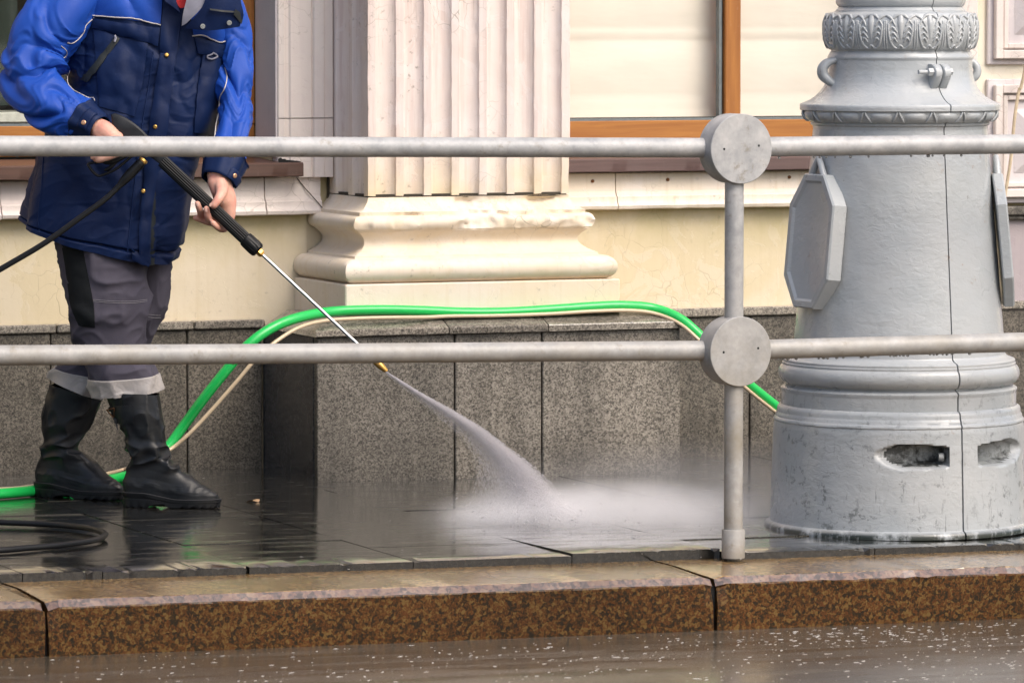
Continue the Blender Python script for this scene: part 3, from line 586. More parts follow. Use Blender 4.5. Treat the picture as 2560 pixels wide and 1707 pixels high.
zb = atY(2500, 162, 15.6)[2]; zt = atY(2500, 198, 15.6)[2]; zl = atY(2500, 508, 15.6)[2]
raised_panel(xc, xc + 0.85, zb, zb + 1.5); raised_panel(xc, xc + 0.85, zl, zt)
zc, zd = atY(2540, 516, 15.58)[2], atY(2540, 549, 15.58)[2]
part('ledge', join(box(xb - 0.02, 10.5, 15.56, 15.64, zd + 0.016, zc, 0.004), box(xb - 0.02, 10.5, 15.575, 15.64, zd, zd + 0.015, 0.004)), M['granite_grey'], smooth=0)
part('grey_render', box(xb - 0.02, 10.5, 15.60, 15.64, -0.09, zd - 0.001), M['greypink'], smooth=0)
# cable hanging in front of the panels
cp = [atY(2562, 175, 15.52), atY(2548, 225, 15.53), atY(2536, 300, 15.53), atY(2528, 390, 15.535), atY(2514, 480, 15.54), atY(2504, 540, 15.54), atY(2500, 640, 15.56), atY(2498, 760, 15.57)]
mesh('cable', *tube(spline([cp[0] + [0.1, 0, 0.6]] + cp, 50), 0.006, 8), simple('cream_cable', (0.62, 0.5, 0.34), 0.5), None, label='thin cream cable hanging down in front of the moulded wall panels', cat='cable')
# ================================================================== LAMP POST (cast iron base)
AX = np.array([6.514, 13.217, 0.0]); AX[2] = gz(AX[0])
tc = -AX[:2] / np.linalg.norm(AX[:2]); TC = np.array([tc[0], tc[1], 0]); RC = np.array([-tc[1], tc[0], 0])   # towards the camera / to its right
LPX = FPX / ((AX - O) @ FW)
def zA(y): return atD(2245, y, AX)[2]
def lp(phi, r, z): phi = np.asarray(phi); return AX * [1, 1, 0] + np.multiply.outer(np.sin(phi) * r, RC) + np.multiply.outer(np.cos(phi) * r, TC) + np.multiply.outer(np.ones_like(phi) * z, [0, 0, 1.0])
lamp = empty('lamp_post', tuple(AX), 'thick grey painted cast iron lamp post base with leaf collar standing on the wet pavement', 'lamp post')
SEAM = R_(29.7)
def lathe(name, prof, m=M['lamp'], parent=lamp, seam=True, disp=None, step=1.5, rows=0.006, smooth=38, extra=()):
    prof = np.array(prof, float); out = [prof[0]]
    for a, b_ in zip(prof[:-1], prof[1:]):
        k = max(1, int(np.hypot(*(b_ - a)) / rows))
        for t in range(1, k + 1): out.append(a + (b_ - a) * t / k)
    pf = np.array(out)
    ang = list(np.arange(-110, 110.01, step)) + list(np.arange(115, 250, 5)) + list(extra)
    if seam: ang = [a for a in ang if abs(a - math.degrees(SEAM)) > 1.2] + [math.degrees(SEAM) + d for d in (-1.0, -0.42, -0.36, 0.36, 0.42, 1.0)]
    ang = np.radians(np.array(sorted(set(np.round(ang, 3)))))
    Ph, Rr = np.meshgrid(ang, pf[:, 0], indexing='ij'); Z = np.repeat(pf[:, 1][None], len(ang), 0)
    if seam: Rr = Rr - 0.016 * (np.abs(Ph - SEAM) < R_(0.39))
    if disp is not None: Rr = Rr - disp(Ph, Rr, Z)
    n = pnoise(np.stack([np.sin(Ph) * 7, np.cos(Ph) * 7, Z * 22], -1)); Rr = Rr + 0.0008 * n
    V = AX * [1, 1, 0] + (np.sin(Ph) * Rr)[..., None] * RC + (np.cos(Ph) * Rr)[..., None] * TC + Z[..., None] * UP
    return mesh(name, V, gridf(len(ang), len(pf), cu=True), m, parent, smooth=smooth)
P_ = lambda *a: [(hw / LPX, zA(y)) for hw, y in a]
z0 = gz(AX[0]) - 0.004
# drum with the two hand pockets beside the seam
def pockets(Ph, Rr, Z):
    d = np.degrees(Ph); zt, zb = zA(1085), zA(1147)
    def pk(a0, a1, deep_right):
        t = np.clip((d - a0) / (a1 - a0), 0, 1); t = t if deep_right else 1 - t
        ins = (d > a0) & (d < a1); rise = np.where(t > 0, np.clip(t * 1.5, 0, 1) ** 0.8, 0)
        half = (zt - zb) / 2; mid = (zt + zb) / 2 + (0.004 if deep_right else 0.006) * (1 - t)
        hz = half * (0.72 + 0.28 * np.clip((1 - t) * 2.2, 0, 1) ** 0.5) * np.clip(t * 3.0, 0, 1) ** 0.5
        v = np.clip((hz - np.abs(Z - mid)) / 0.006, 0, 1); soft = np.where(Z < mid, np.clip((hz - np.abs(Z - mid)) / 0.016, 0, 1), v)
        return ins * rise * soft * 0.075
    return pk(-11, 23.4, True) + pk(38.0, 74, False)
drum = lathe('base_drum', [(0.30, z0), (0.388, z0), (0.3945, z0 + 0.006), (0.3945, z0 + 0.016), (0.390, z0 + 0.023), (0.380, z0 + 0.028)] + P_((321, 1296), (312, 1060), (310, 1049)) +
      P_((312, 1047), (312, 1043), (309, 1039), (307, 1037), (307, 1032), (304, 1028), (303, 1024), (303, 1018), (301, 1012), (297, 1009), (293, 1007)), disp=pockets, rows=0.0045, extra=(-11.05, -10.9, 23.3, 23.45, 23.6, 37.8, 37.95, 38.1), step=1.2, smooth=45)
drum.data.materials.append(M['lamp_recess'])
for pg in drum.data.polygons:
    c = pg.center; rr = math.hypot(c[0] + WLOC[drum.name][0] - AX[0], c[1] + WLOC[drum.name][1] - AX[1]); zc_ = c[2] + WLOC[drum.name][2]
    if zA(1175) < zc_ < zA(1070) and rr < 0.350: pg.material_index = 1
mesh('bolt_end', *tube([lp(R_(22.3), 0.340, zA(1118)), lp(R_(19.9), 0.337, zA(1118))], 0.013, 10), M['lamp_recess'], drum)
lathe('ring_moulding', P_((292, 1008), (292, 974), (294, 970), (294, 966), (290, 962.5), (284, 960), (279, 957), (279, 954.5)) + [(0.5 * 0 + (279 + 21 * math.sin(a) ** 0.9 - 0) / LPX, zA(954 - 49 * (1 - math.cos(a)) / 2)) for a in np.linspace(0.08, 2.6, 12)] + P_((291, 903.5), (289, 901.5), (289, 896), (286, 893), (272, 888), (266, 884), (264.3, 880)), rows=0.004)
lathe('tapered_shaft', P_((264.3, 880.5), (255, 773), (240, 595), (223.5, 407), (216.5, 322)), rows=0.012)
lathe('flared_collar', P_((216.5, 322.5), (217.5, 314), (222, 311), (223, 307.5), (221.5, 305)) + [((221 + 21 * math.sin(a)) / LPX, zA(304.5 - 28 * (1 - math.cos(a)))) for a in np.linspace(0.1, math.pi / 2, 8)] +
      P_((247, 275.5), (249, 274), (249.5, 262), (248, 259.5), (244, 257.5), (234, 254), (222, 248), (210, 239.5), (199, 229), (191, 218), (185, 206), (181, 192), (178.5, 176), (178, 150)), rows=0.005)
bulb = [((168 + 23.5 * math.sin(a) ** 0.85) / LPX, zA(126 - 96 * (1 - math.cos(a)) / 2)) for a in np.linspace(0.15, math.pi - 0.35, 22)]
lc = lathe('leaf_collar', P_((178, 150.5), (181, 145), (181, 142), (175, 131), (172, 128)) + bulb + P_((162, 29), (162, 27), (156, 21), (154, 18), (153, 17)) + [((153 + 9 * math.sin(a)) / LPX, zA(17 - 35 * (1 - math.cos(a)) / 2)) for a in np.linspace(0.1, math.pi - 0.1, 10)], rows=0.005)
lathe('column', P_((150, -18), (142, -30), (120, -60), (112, -80), (104, -400), (92, -1400), (80, -2400)) , seam=False, rows=0.15, step=6)
# eggs and darts under the flange
def egg():
    a = np.linspace(-1, 1, 9); b_ = np.linspace(-1, 1, 7); A, B = np.meshgrid(a, b_, indexing='ij')
    hgt = np.sqrt(np.clip(1 - A * A * 0.98, 0, 1)) * np.sqrt(np.clip(1 - B * B * 0.98, 0, 1)) ** 0.7
    return A, B, hgt
A_, B_, H_ = egg()
def egg_mesh(k):
    ph = R_(k * 20 + 9); y = 289.5 + 12 * B_; base = (221 + 21 * np.sqrt(np.clip(1 - ((y - 276) / 29) ** 2, 0, 1)))
    r = (base - 2 + 7.0 * H_) / LPX; Ph = ph + R_(6.6) * A_
    V = AX * [1, 1, 0] + (np.sin(Ph) * r)[..., None] * RC + (np.cos(Ph) * r)[..., None] * TC + np.vectorize(zA)(y)[..., None] * UP
    return V.reshape(-1, 3), gridf(9, 7)
def on_ovolo(ph, y, h): return lp(ph, (221 + 21 * math.sqrt(max(0, 1 - ((y - 276) / 29) ** 2)) + h) / LPX, zA(y))
def ring_copies(name, geo, n, step, parent, smooth=60):
    first = mesh(name, geo[0], geo[1], M['lamp'], parent, smooth=smooth, origin=tuple(AX))
    for k in range(1, n): c = dup(first, parent, tuple(AX)); c.rotation_euler = (0, 0, R_(step * k))
    return first
flc = bpy.data.objects['flared_collar']
ring_copies('egg_moulding', egg_mesh(0), 18, 20, flc)
ph0 = R_(19)
ring_copies('dart_moulding', join(*[tube([on_ovolo(ph0 + s * R_(0.5), 277, 2.5), on_ovolo(ph0 + s * R_(1.2), 285, 3.0), on_ovolo(ph0 + s * R_(2.6), 296, 2.5), on_ovolo(ph0 + s * R_(3.4), 302, 1.5)], [2.4 / LPX, 2.8 / LPX, 2.6 / LPX, 2.0 / LPX], 8) for s in (-1, 1)]), 18, 20, flc)
# acanthus leaves round the collar: raised ribs laid on the bulb
def bulb_r(y):
    a = math.acos(min(1, max(-1, 1 - 2 * (126 - y) / 96))); return 168 + 23.5 * math.sin(a) ** 0.85
def ob(du, y, h): return lp(du / 192.0, (bulb_r(y) + h) / LPX, zA(y))     # du: px along the surface
def rib(pts, r, ns=7, h=0.8):
    C = spline([list(ob(du, y, h)) for du, y in pts], max(6, 3 * len(pts))); rr = np.interp(np.linspace(0, 1, len(C)), np.linspace(0, 1, len(r)), r) / LPX if isinstance(r, (list, tuple)) else r / LPX
    return tube(C, rr, ns, round_end=True)
def leaf():
    g = []
    U = [(-30, 62), (-29, 80), (-26, 98), (-20, 113), (-11, 120), (-3, 119)]
    for s in (-1, 1):
        g.append(rib([(s * a, y) for a, y in U], [3.2, 3.4, 3.4, 3.0, 2.4]))
        for (x0, y0, x1, y1, x2, y2) in [(-28, 60, -20, 52, -13, 64), (-27, 75, -19, 68, -9, 80), (-26, 88, -17, 82, -8, 94), (-22, 101, -15, 95, -9, 104)]:
            g.append(rib([(s * x0, y0), (s * (x0 + x1) / 2 , (y0 + y1) / 2 - 2), (s * x1, y1), (s * x2, y2)], [2.6, 3.0, 3.0, 2.0]))
        g.append(rib([(s * 36, 54), (s * 35, 80), (s * 34.5, 105), (s * 34, 122)], [3.0, 2.6, 2.2, 1.6]))
        g.append(rib([(s * 37.5, 39), (s * 30, 42), (s * 22, 48), (s * 17, 57)], [2.6, 3.8, 3.6, 2.4]))
    g.append(rib([(-18, 46), (-10, 39.5), (0, 38), (10, 39.5), (18, 46)], [3.0, 4.6, 5.2, 4.6, 3.0]))
    g.append(rib([(0, 42), (0, 60), (0, 80), (0, 98), (0, 108)], [9, 9.5, 8, 6, 3], ns=10, h=-4.5))
    g.append(rib([(-6, 118), (0, 113), (6, 118)], [2.5, 3, 2.5]))
    return join(*g)
ring_copies('acanthus_leaf', leaf(), 16, 22.5, lc)
# bolted lugs on the neck
def lug(phi, t0, t1, r0, dz=0.0, hole=False):
    """upright plate standing out radially at angle phi, thickness from t0 to t1 along the tangent"""
    rad = math.sin(phi) * RC + math.cos(phi) * TC; tan = math.cos(phi) * RC - math.sin(phi) * TC
    out = []
    zc = zA(178) + dz; h = 23 / LPX; L = 36 / LPX
    pr = [(-0.01, zA(222) + dz), (0.012 + 0.0, zA(222) + dz)] + [(0.012 + (L - 0.012) * math.cos(R_(a)), zc + h * math.sin(R_(a)) - 0.004) for a in np.linspace(-38, 90, 12)] + [(-0.01, zc + h - 0.004)]
    V = []
    for t in (t0, t0 + 0.003, t1 - 0.003, t1):
        sh = 0.90 if t in (t0, t1) else 1.0
        for u, z in pr: V.append(AX * [1, 1, 0] + rad * (r0 + (u * sh if u > 0 else u)) + tan * t + UP * (zc + (z - zc) * (0.96 if t in (t0, t1) else 1.0)))
    n = len(pr); f = [list(range(n))[::-1], [3 * n + i for i in range(n)]]
    for k in range(3):
        for i in range(n): j = (i + 1) % n; f.append([k * n + i, k * n + j, (k + 1) * n + j, (k + 1) * n + i])
    return (np.array(V), f), rad, tan, zc
rn = 179 / LPX
for a in (SEAM,):
    for t0, t1 in ((-0.027, -0.0022), (0.0022, 0.027)): geo, rad, tan, zc = lug(a, t0, t1, rn); lg = mesh('bolt_lug', *geo, M['lamp'], lamp, smooth=50)
    c = AX * [1, 1, 0] + rad * (rn + 0.024) + UP * zc
    mesh('bolt', *tube([c - tan * 0.074, c + tan * 0.026], 0.0062, 10), M['lamp'], lamp, smooth=50)
    hexa = tube([c - tan * 0.044, c - tan * 0.028], 0.0125, 6); mesh('nut', *hexa, M['lamp'], lamp, smooth=20)
    mesh('nut', *tube([c + tan * 0.0275, c + tan * 0.036], 0.0115, 6), M['lamp'], lamp, smooth=20)
def hook(phi):
    rad = math.sin(phi) * RC + math.cos(phi) * TC; tan = math.cos(phi) * RC - math.sin(phi) * TC
    C = [AX * [1, 1, 0] + rad * (rn + u) + UP * zA(y) + tan * t for u, y, t in ((-0.012, 146, 0.012), (0.004, 151, 0.010), (0.022, 158, 0.004), (0.032, 172, 0.0), (0.030, 188, 0.0), (0.018, 200, 0.006), (0.0, 212, 0.012), (-0.006, 222, 0.014))]
    C = spline(C, 22); V, f = tube(C, np.interp(np.linspace(0, 1, 22), [0, .3, .6, 1], [0.008, 0.0115, 0.013, 0.008]), 10, round_end=True)
    o = mesh('lifting_hook', V, f, M['lamp'], lamp, smooth=60)
hook(R_(-66)); hook(R_(112)); hook(R_(88) + 3.5)
# octagonal plates hung on the tapered shaft
def plate(phi, gap, th=0.014):
    rad0 = math.sin(phi) * RC + math.cos(phi) * TC; tan = math.cos(phi) * RC - math.sin(phi) * TC
    zt, zb = zA(433), zA(764); rt, rb = 224 / LPX, 256 / LPX
    ax_ = (UP * (zt - zb) + rad0 * (rt - rb)); Lh = np.linalg.norm(ax_); ax_ /= Lh; nrm = np.cross(tan, ax_); nrm *= np.sign(nrm @ rad0)
    c0 = AX * [1, 1, 0] + rad0 * ((rt + rb) / 2 + gap) + UP * (zt + zb) / 2
    hw, hh, cut, cz = 0.124, Lh / 2, 0.070, 0.088
    def octo(i, d): 
        w_, h_ = hw - i, hh - i; a, b_ = cut * (w_ / hw), cz * (h_ / hh)
        q = [(-w_ + a, h_), (w_ - a, h_), (w_, h_ - b_), (w_, -h_ + b_), (w_ - a, -h_), (-w_ + a, -h_), (-w_, -h_ + b_), (-w_, h_ - b_)]
        return [c0 + tan * x + ax_ * y + nrm * d for x, y in q]
    rings = [octo(0.004, -0.004 - th), octo(0.0, -th), octo(0.0, 0.019), octo(0.004, 0.024), octo(0.020, 0.024), octo(0.027, 0.017), octo(0.030, 0.016)]
    V = np.array(rings).reshape(-1, 3); f = gridf(7, 8, cv=True); f.append(list(range(8))[::-1]); f.append([48 + i for i in range(8)])
    p = mesh('hanging_plate', V, f, M['lamp'], lamp, smooth=20)
    eye = []
    for s in (-1, 1): eye.append(tube([c0 + ax_ * (hh - 0.006) + tan * s * 0.034 + nrm * 0.010, c0 + ax_ * (hh + 0.030) + tan * s * 0.014 + nrm * 0.012, c0 + ax_ * (hh + 0.046) + nrm * 0.012], [0.011, 0.010, 0.009], 8, round_end=True))
    mesh('hanging_eye', *join(*eye), M['lamp'], p, smooth=60)
    rr = [c0 + ax_ * y_ + tan * (hw + 0.0007) + nrm * 0.004 for y_ in np.linspace(-0.13, -0.06, 6)]
    return p
plate(R_(-58), 0.006, 0.021); plate(R_(93), 0.010, 0.004); plate(R_(181), 0.012)

# ================================================================== RAILING
PX, PY = 5.736, 12.676; PB = gz(PX) + TOPZ * 0.55
rl = empty('railing', (PX, PY, PB), 'grey galvanised tube railing with round joint plates along the kerb edge', 'railing')
def onrail(x, y, d):
    n = np.array([d[1], -d[0], 0]); r = ray(x, y); t = ((np.array([PX, PY, 0]) - O) @ n) / (r @ n); return O + r * t
DL = np.array([-0.989, 0.146, 0]); DR = np.array([1.0, 0.02, 0]); RR = 0.0275
def rail(name, zc, d, drop, L, k):
    n = 60; t = np.linspace(0.02, L, n); P = np.array([PX, PY, zc]) + d * t[:, None] + UP * (drop * t)[:, None]; P[:, 2] += 0.0006 * np.sin(t * 2.3 + k)
    r = RR + 0.00025 * pnoise(np.stack([t * 9, t * 0 + k, t * 0], -1))
    return mesh(name, *tube(P, r, 28), M['galv'], rl, smooth=60)
ZU, ZLo = 1.1165, 0.5535
rail('upper_rail', ZU, DL, 0.0094, 5.2, 1); rail('lower_rail', ZLo, DL, 0.0094, 5.2, 2)
rail('upper_rail', ZU + 0.003, DR, -0.0005, 4.2, 3); rail('lower_rail', ZLo + 0.001, DR, -0.001, 4.2, 4)
ps = np.linspace(PB, ZU, 40); mesh('post', *tube(np.stack([PX + 0 * ps - 0.004 * (ps - 1) * 0, PY + 0 * ps, ps], -1), 0.0265, 28), M['galv'], rl, smooth=60)
zs = np.array([0, 0.004, 0.078, 0.080, 0.0805]) + PB; mesh('post_sleeve', *tube(np.stack([zs * 0 + PX, zs * 0 + PY, zs], -1), [0.0318, 0.0325, 0.0325, 0.0315, 0.027], 32), M['galv'], rl, smooth=30)
jn = -(DL * -1 + DR); jn = np.array([jn[1], -jn[0], 0]); jn = np.array([0.085, -1, 0]); jn /= np.linalg.norm(jn)
def joint(zc):
    c = np.array([PX + 0.002, PY, zc]); s = np.cross(UP, jn)
    j = mesh('joint_plate', *tube([c - jn * 0.036, c - jn * 0.0345, c + jn * 0.0355, c + jn * 0.037], [0.0955, 0.097, 0.097, 0.0955], 64), M['galv'], rl, smooth=30)
    for u, v in ((-0.055, 0.0), (0.055, 0.008)):
        q = c + s * u + UP * v; mesh('screw_hole', *tube([q + jn * 0.035, q + jn * 0.0374], 0.0034, 10), M['darkgap'], j, smooth=0)
joint(ZU - 0.001); joint(ZLo - 0.001)
# water drops hanging under the right-hand rails
ico = bmesh.new(); bmesh.ops.create_icosphere(ico, subdivisions=1, radius=1); IV, IF = bm_out(ico)
dr = []
for k in range(46):
    t = RNG.uniform(0.12, 0.75); low = RNG.random() < 0.75; r = RNG.uniform(0.0025, 0.0045)
    c = np.array([PX, PY, (ZLo if low else ZU) - RR - 0.0008]) + DR * t; dr.append((IV * [r * 1.3, r, r * 1.1] + c, IF))
for k in range(16):
    t = RNG.uniform(0.12, 2.2); r = RNG.uniform(0.0018, 0.003); c = np.array([PX, PY, (ZLo if k % 2 else ZU) - RR - 0.0006]) + DL * t + UP * 0.0094 * t; dr.append((IV * [r * 1.2, r, r * 1.1] + c, IF))
wd = NB('water_drop'); M['drop'] = wd.out((0.45, 0.46, 0.46), 0.05, 0, **{'Transmission Weight': 0.6})
mesh('water_drops', *join(*dr), M['drop'], rl, smooth=80, kind='stuff')
# ================================================================== PERSON
VP = 2560 / 2352.0                                             # sketch units -> photo pixels
PM = np.array([4.55, 14.52, 0.0]); TOC = -F0
def J(x, y, d=0.0): return atD(x * VP, y * VP, PM, d)
def projV(P):
    q = np.asarray(P) - O; wv = q @ FW; return (1280 + FPX * (q @ RT) / wv) / VP, (853.5 - FPX * (q @ UW) / wv) / VP
def cloth(name, c1, c2, rough=0.5, sheen=0.15, weave=900, crease=0.5, spec=0.45, dust=0.0):
    b = NB(name); n = b.noise(7, 4, 0.6); col = b.mix(c1, c2, b.ramp(n, [(0.3, 0.0), (0.7, 1.0)]))
    if dust:
        dd = b.math('MULTIPLY', b.ramp(b.noise(120, 4, 0.8), [(0.66, 0.0), (0.74, 1.0)]), b.ramp(b.noise(6, 3), [(0.5, 0.0), (0.65, 1.0)])); col = b.mix(col, (0.5, 0.5, 0.55), b.math('MULTIPLY', dd, dust))
    cr = b.noise(1.0, 4, 0.55, b.pos((26, 26, 30)), dist=0.6); wv = b.noise(weave, 1)
    h = b.math('ADD', b.math('MULTIPLY', cr, crease), b.math('MULTIPLY', wv, 0.05))
    return b.out(col, rough, 0, b.bump(h, 0.4, 0.008), spec=spec, sheen=sheen, **{'Sheen Roughness': 0.5})
M['navy'] = cloth('navy_satin_cloth', (0.0035, 0.010, 0.043), (0.005, 0.016, 0.064), 0.52, 0.0, crease=0.34, spec=0.16, dust=0.12)
M['navy_flat'] = cloth('navy_cloth', (0.004, 0.011, 0.045), (0.006, 0.018, 0.07), 0.5, 0.0, crease=0.2, spec=0.16)
M['royal'] = cloth('royal_blue_cloth', (0.010, 0.054, 0.31), (0.014, 0.070, 0.38), 0.5, 0.0, crease=0.28, spec=0.2, dust=0.5)
M['pipe'] = simple('pale_piping', (0.55, 0.50, 0.47), 0.6)
M['zip'] = simple('black_zip', (0.006, 0.009, 0.009), 0.6)
M['trouser'] = cloth('grey_work_trousers', (0.058, 0.054, 0.074), (0.08, 0.074, 0.096), 0.85, 0.0, crease=0.4, spec=0.15)
M['trouser_dark'] = cloth('black_panel_cloth', (0.009, 0.011, 0.013), (0.012, 0.0135, 0.015), 0.85, 0.0, spec=0.1)
M['band'] = cloth('beige_reflective_band', (0.42, 0.375, 0.335), (0.29, 0.275, 0.27), 0.55, 0.05, crease=1.6)
M['welt'] = simple('dark_welt_thread', (0.045, 0.045, 0.05), 0.8); M['stitch'] = simple('pale_stitching', (0.2, 0.19, 0.21), 0.8)
M['lapel'] = cloth('grey_lining', (0.24, 0.24, 0.29), (0.2, 0.2, 0.25), 0.8, 0.2)
M['redshirt'] = cloth('red_shirt', (0.45, 0.01, 0.012), (0.35, 0.008, 0.01), 0.8, 0.2)
M['brass'] = simple('brass', (0.62, 0.36, 0.10), 0.3, 0.9)
M['snap'] = simple('copper_snap', (0.6, 0.34, 0.2), 0.35, 0.7)
M['chrome'] = simple('chrome', (0.62, 0.63, 0.66), 0.16, 1.0)
def leather():
    b = NB('black_boot_leather'); n = b.noise(9, 5, 0.6); col = b.ramp(n, [(0.35, (0.005, 0.006, 0.0075)), (0.7, (0.014, 0.015, 0.017))])
    h = b.math('ADD', b.math('MULTIPLY', b.noise(380, 3), 0.12), b.math('MULTIPLY', b.noise(1.0, 4, 0.55, b.pos((20, 20, 34)), dist=0.5), 0.6))
    return b.out(col, b.ramp(n, [(0.35, 0.30), (0.7, 0.5)]), 0, b.bump(h, 0.3, 0.006), spec=0.32)
M['leather'] = leather()
M['rubber'] = simple('black_rubber', (0.005, 0.0055, 0.0065), 0.42, spec=0.3)
def skin_m():
    b = NB('skin'); n = b.noise(28, 4); m2 = b.noise(70, 3); col = b.mix((0.66, 0.37, 0.28), (0.60, 0.27, 0.21), b.ramp(n, [(0.4, 0.0), (0.68, 1.0)]))
    return b.out(col, 0.48, 0, b.bump(m2, 0.15, 0.003), spec=0.4, **{'Subsurface Weight': 0.25, 'Subsurface Radius': (0.012, 0.005, 0.003), 'Subsurface Scale': 0.5})
M['skin'] = skin_m(); M['nail'] = simple('fingernail', (0.68, 0.42, 0.34), 0.3)
M['hair'] = simple('dark_knit', (0.02, 0.022, 0.03), 0.9)

# ---- continuous body under the clothes (bare hands and head show skin)
def blobs():
    g = []
    def ch(pts, r, ns=14): 
        C = np.array([J(*p) for p in pts]); return g.append(tube(spline(C, max(4, 4 * len(C))), np.interp(np.linspace(0, 1, max(4, 4 * len(C))), np.linspace(0, 1, len(r)), r), ns, round_end=True))
    def ell(c, s, n=16):
        a = np.linspace(0.001, math.pi - 0.001, n); b_ = np.linspace(0, 2 * math.pi, 2 * n, endpoint=False); A, B = np.meshgrid(a, b_, indexing='ij')
        V = np.array(c) + RT * (np.sin(A) * np.cos(B) * s[0])[..., None] + TOC * (np.sin(A) * np.sin(B) * s[1])[..., None] + UP * (np.cos(A) * s[2])[..., None]
        g.append((V.reshape(-1, 3), gridf(n, 2 * n, cv=True, capu=True)))
    ch([(290, 500, 0), (305, 400, 0), (335, 200, 0), (348, 60, 0)], [0.10, 0.12, 0.135, 0.12])           # trunk
    ch([(180, 5, .05), (345, -15, 0), (512, 15, -.02)], [0.07, 0.085, 0.06])                            # shoulders
    ch([(348, -20, 0.0), (362, -110, 0.03)], [0.062, 0.057])                                            # neck
    hc = J(372, -175, 0.045); ell(hc, (0.078, 0.096, 0.115)); ell(hc + UP * -0.05 + TOC * 0.035 + RT * 0.02, (0.058, 0.062, 0.062))
    fd = TOC * 0.85 + RT * 0.5; fd /= np.linalg.norm(fd); sd = np.cross(UP, fd)
    ell(hc + fd * 0.098 - UP * 0.016, (0.012, 0.018, 0.022), 8); ell(hc + fd * 0.094 - UP * 0.060, (0.024, 0.012, 0.008), 8)
    for s in (-1, 1): ell(hc + sd * s * 0.083 - UP * 0.012, (0.012, 0.022, 0.032), 8); ell(hc + fd * 0.078 + sd * s * 0.033 + UP * 0.014, (0.016, 0.014, 0.010), 8)
    ch([(195, -5, .05), (112, 80, .09), (82, 175, .12), (140, 245, .20), (206, 290, .26), (222, 302, .275)], [0.055, 0.05, 0.043, 0.04, 0.031, 0.030])
    ch([(512, 5, -.03), (545, 110, 0), (547, 220, .07), (530, 350, .19), (512, 400, .26)], [0.04, 0.034, 0.032, 0.030, 0.026])
    ch([(232, 560, .02), (245, 690, .06), (262, 800, .05), (305, 920, .055), (335, 1085, .07)], [0.085, 0.06, 0.05, 0.045, 0.036])
    ch([(330, 560, -.06), (322, 690, -.11), (240, 820, -.16), (165, 960, -.185), (130, 1085, -.20)], [0.085, 0.06, 0.046, 0.042, 0.035])
    return g, ch
G, CH = blobs()
s_ = 1 / VP
def hs(*pts): return [(x * s_, y * s_, d) for x, y, d in pts]                                            # photo pixels
# left hand: palm behind the grip, thumb over it, fingers curled round from below
CH(hs((545, 436, .258), (553, 468, .264), (560, 500, .268)), [.034, .035, .030]); CH(hs((558, 462, .262), (570, 500, .264), (573, 540, .266)), [.026, .026, .019])
CH(hs((562, 488, .270), (563, 515, .266), (558, 535, .264)), [.026, .024, .018]); CH(hs((538, 455, .272), (546, 478, .282)), [.024, .022])
CH(hs((552, 458, .280), (554, 478, .312), (547, 496, .342), (535, 513, .349)), [.024, .0185, .0142, .0122])
CH(hs((560, 515, .268), (530, 530, .266), (506, 538, .282), (499, 523, .312), (494, 509, .322)), [.014, .0128, .0118, .011, .0094])
CH(hs((564, 528, .266), (544, 552, .268), (530, 555, .290), (520, 541, .322), (516, 522, .334)), [.014, .0134, .0124, .0114, .0097])
CH(hs((568, 538, .264), (545, 556, .262), (524, 556, .268), (506, 550, .276), (489, 545, .280)), [.0135, .0124, .0114, .0106, .009])
CH(hs((574, 545, .264), (568, 566, .270), (555, 573, .290), (541, 566, .318), (532, 557, .328)), [.013, .0118, .011, .0102, .0088])
# right hand: fist round the pistol grip
CH(hs((240, 318, .285), (262, 328, .305), (280, 342, .318)), [.030, .031, .027]); CH(hs((252, 330, .300), (262, 350, .312)), [.030, .024])
for m_, p_, d_, t_ in [((297, 341, .325), (306, 368, .345), (292, 386, .346), (274, 390, .330)), ((284, 350, .328), (288, 380, .348), (270, 394, .345), (253, 396, .328)),
                       ((270, 356, .328), (270, 386, .345), (253, 399, .340), (241, 400, .322)), ((256, 356, .322), (252, 380, .336), (240, 392, .33), (232, 394, .314))]:
    CH(hs(m_, p_, d_, t_), [.0135, .012, .0105, .0085])
CH(hs((275, 322, .285), (298, 338, .27), (316, 352, .27)), [.019, .014, .010])
def remesh(name, geo, vox, smooth_it, m, parent=None, origin=None, **kw):
    me = bpy.data.meshes.new('tmp'); V, Fc = join(*geo); me.from_pydata(V.tolist(), [], Fc); ob = bpy.data.objects.new('tmp', me); COL.objects.link(ob)
    md = ob.modifiers.new('r', 'REMESH'); md.mode = 'VOXEL'; md.voxel_size = vox; md.use_smooth_shade = True
    sm = ob.modifiers.new('s', 'SMOOTH'); sm.factor = 0.5; sm.iterations = smooth_it
    dg = bpy.context.evaluated_depsgraph_get(); ev = ob.evaluated_get(dg); m2 = bpy.data.meshes.new_from_object(ev)
    n = len(m2.vertices); Vv = np.zeros(n * 3); m2.vertices.foreach_get('co', Vv); Vv = Vv.reshape(-1, 3); Fv = [list(p.vertices) for p in m2.polygons]
    bpy.data.objects.remove(ob); bpy.data.meshes.remove(m2); bpy.data.meshes.remove(me)
    return mesh(name, Vv, Fv, m, parent, smooth=180, origin=origin, **kw)
PBASE = np.array([4.55, 14.52, gz(4.55)])
person = remesh('person', G, 0.0034, 6, M['skin'], None, origin=PBASE, label='worker in blue and navy jacket, grey trousers and black boots aiming a spray lance', cat='person')

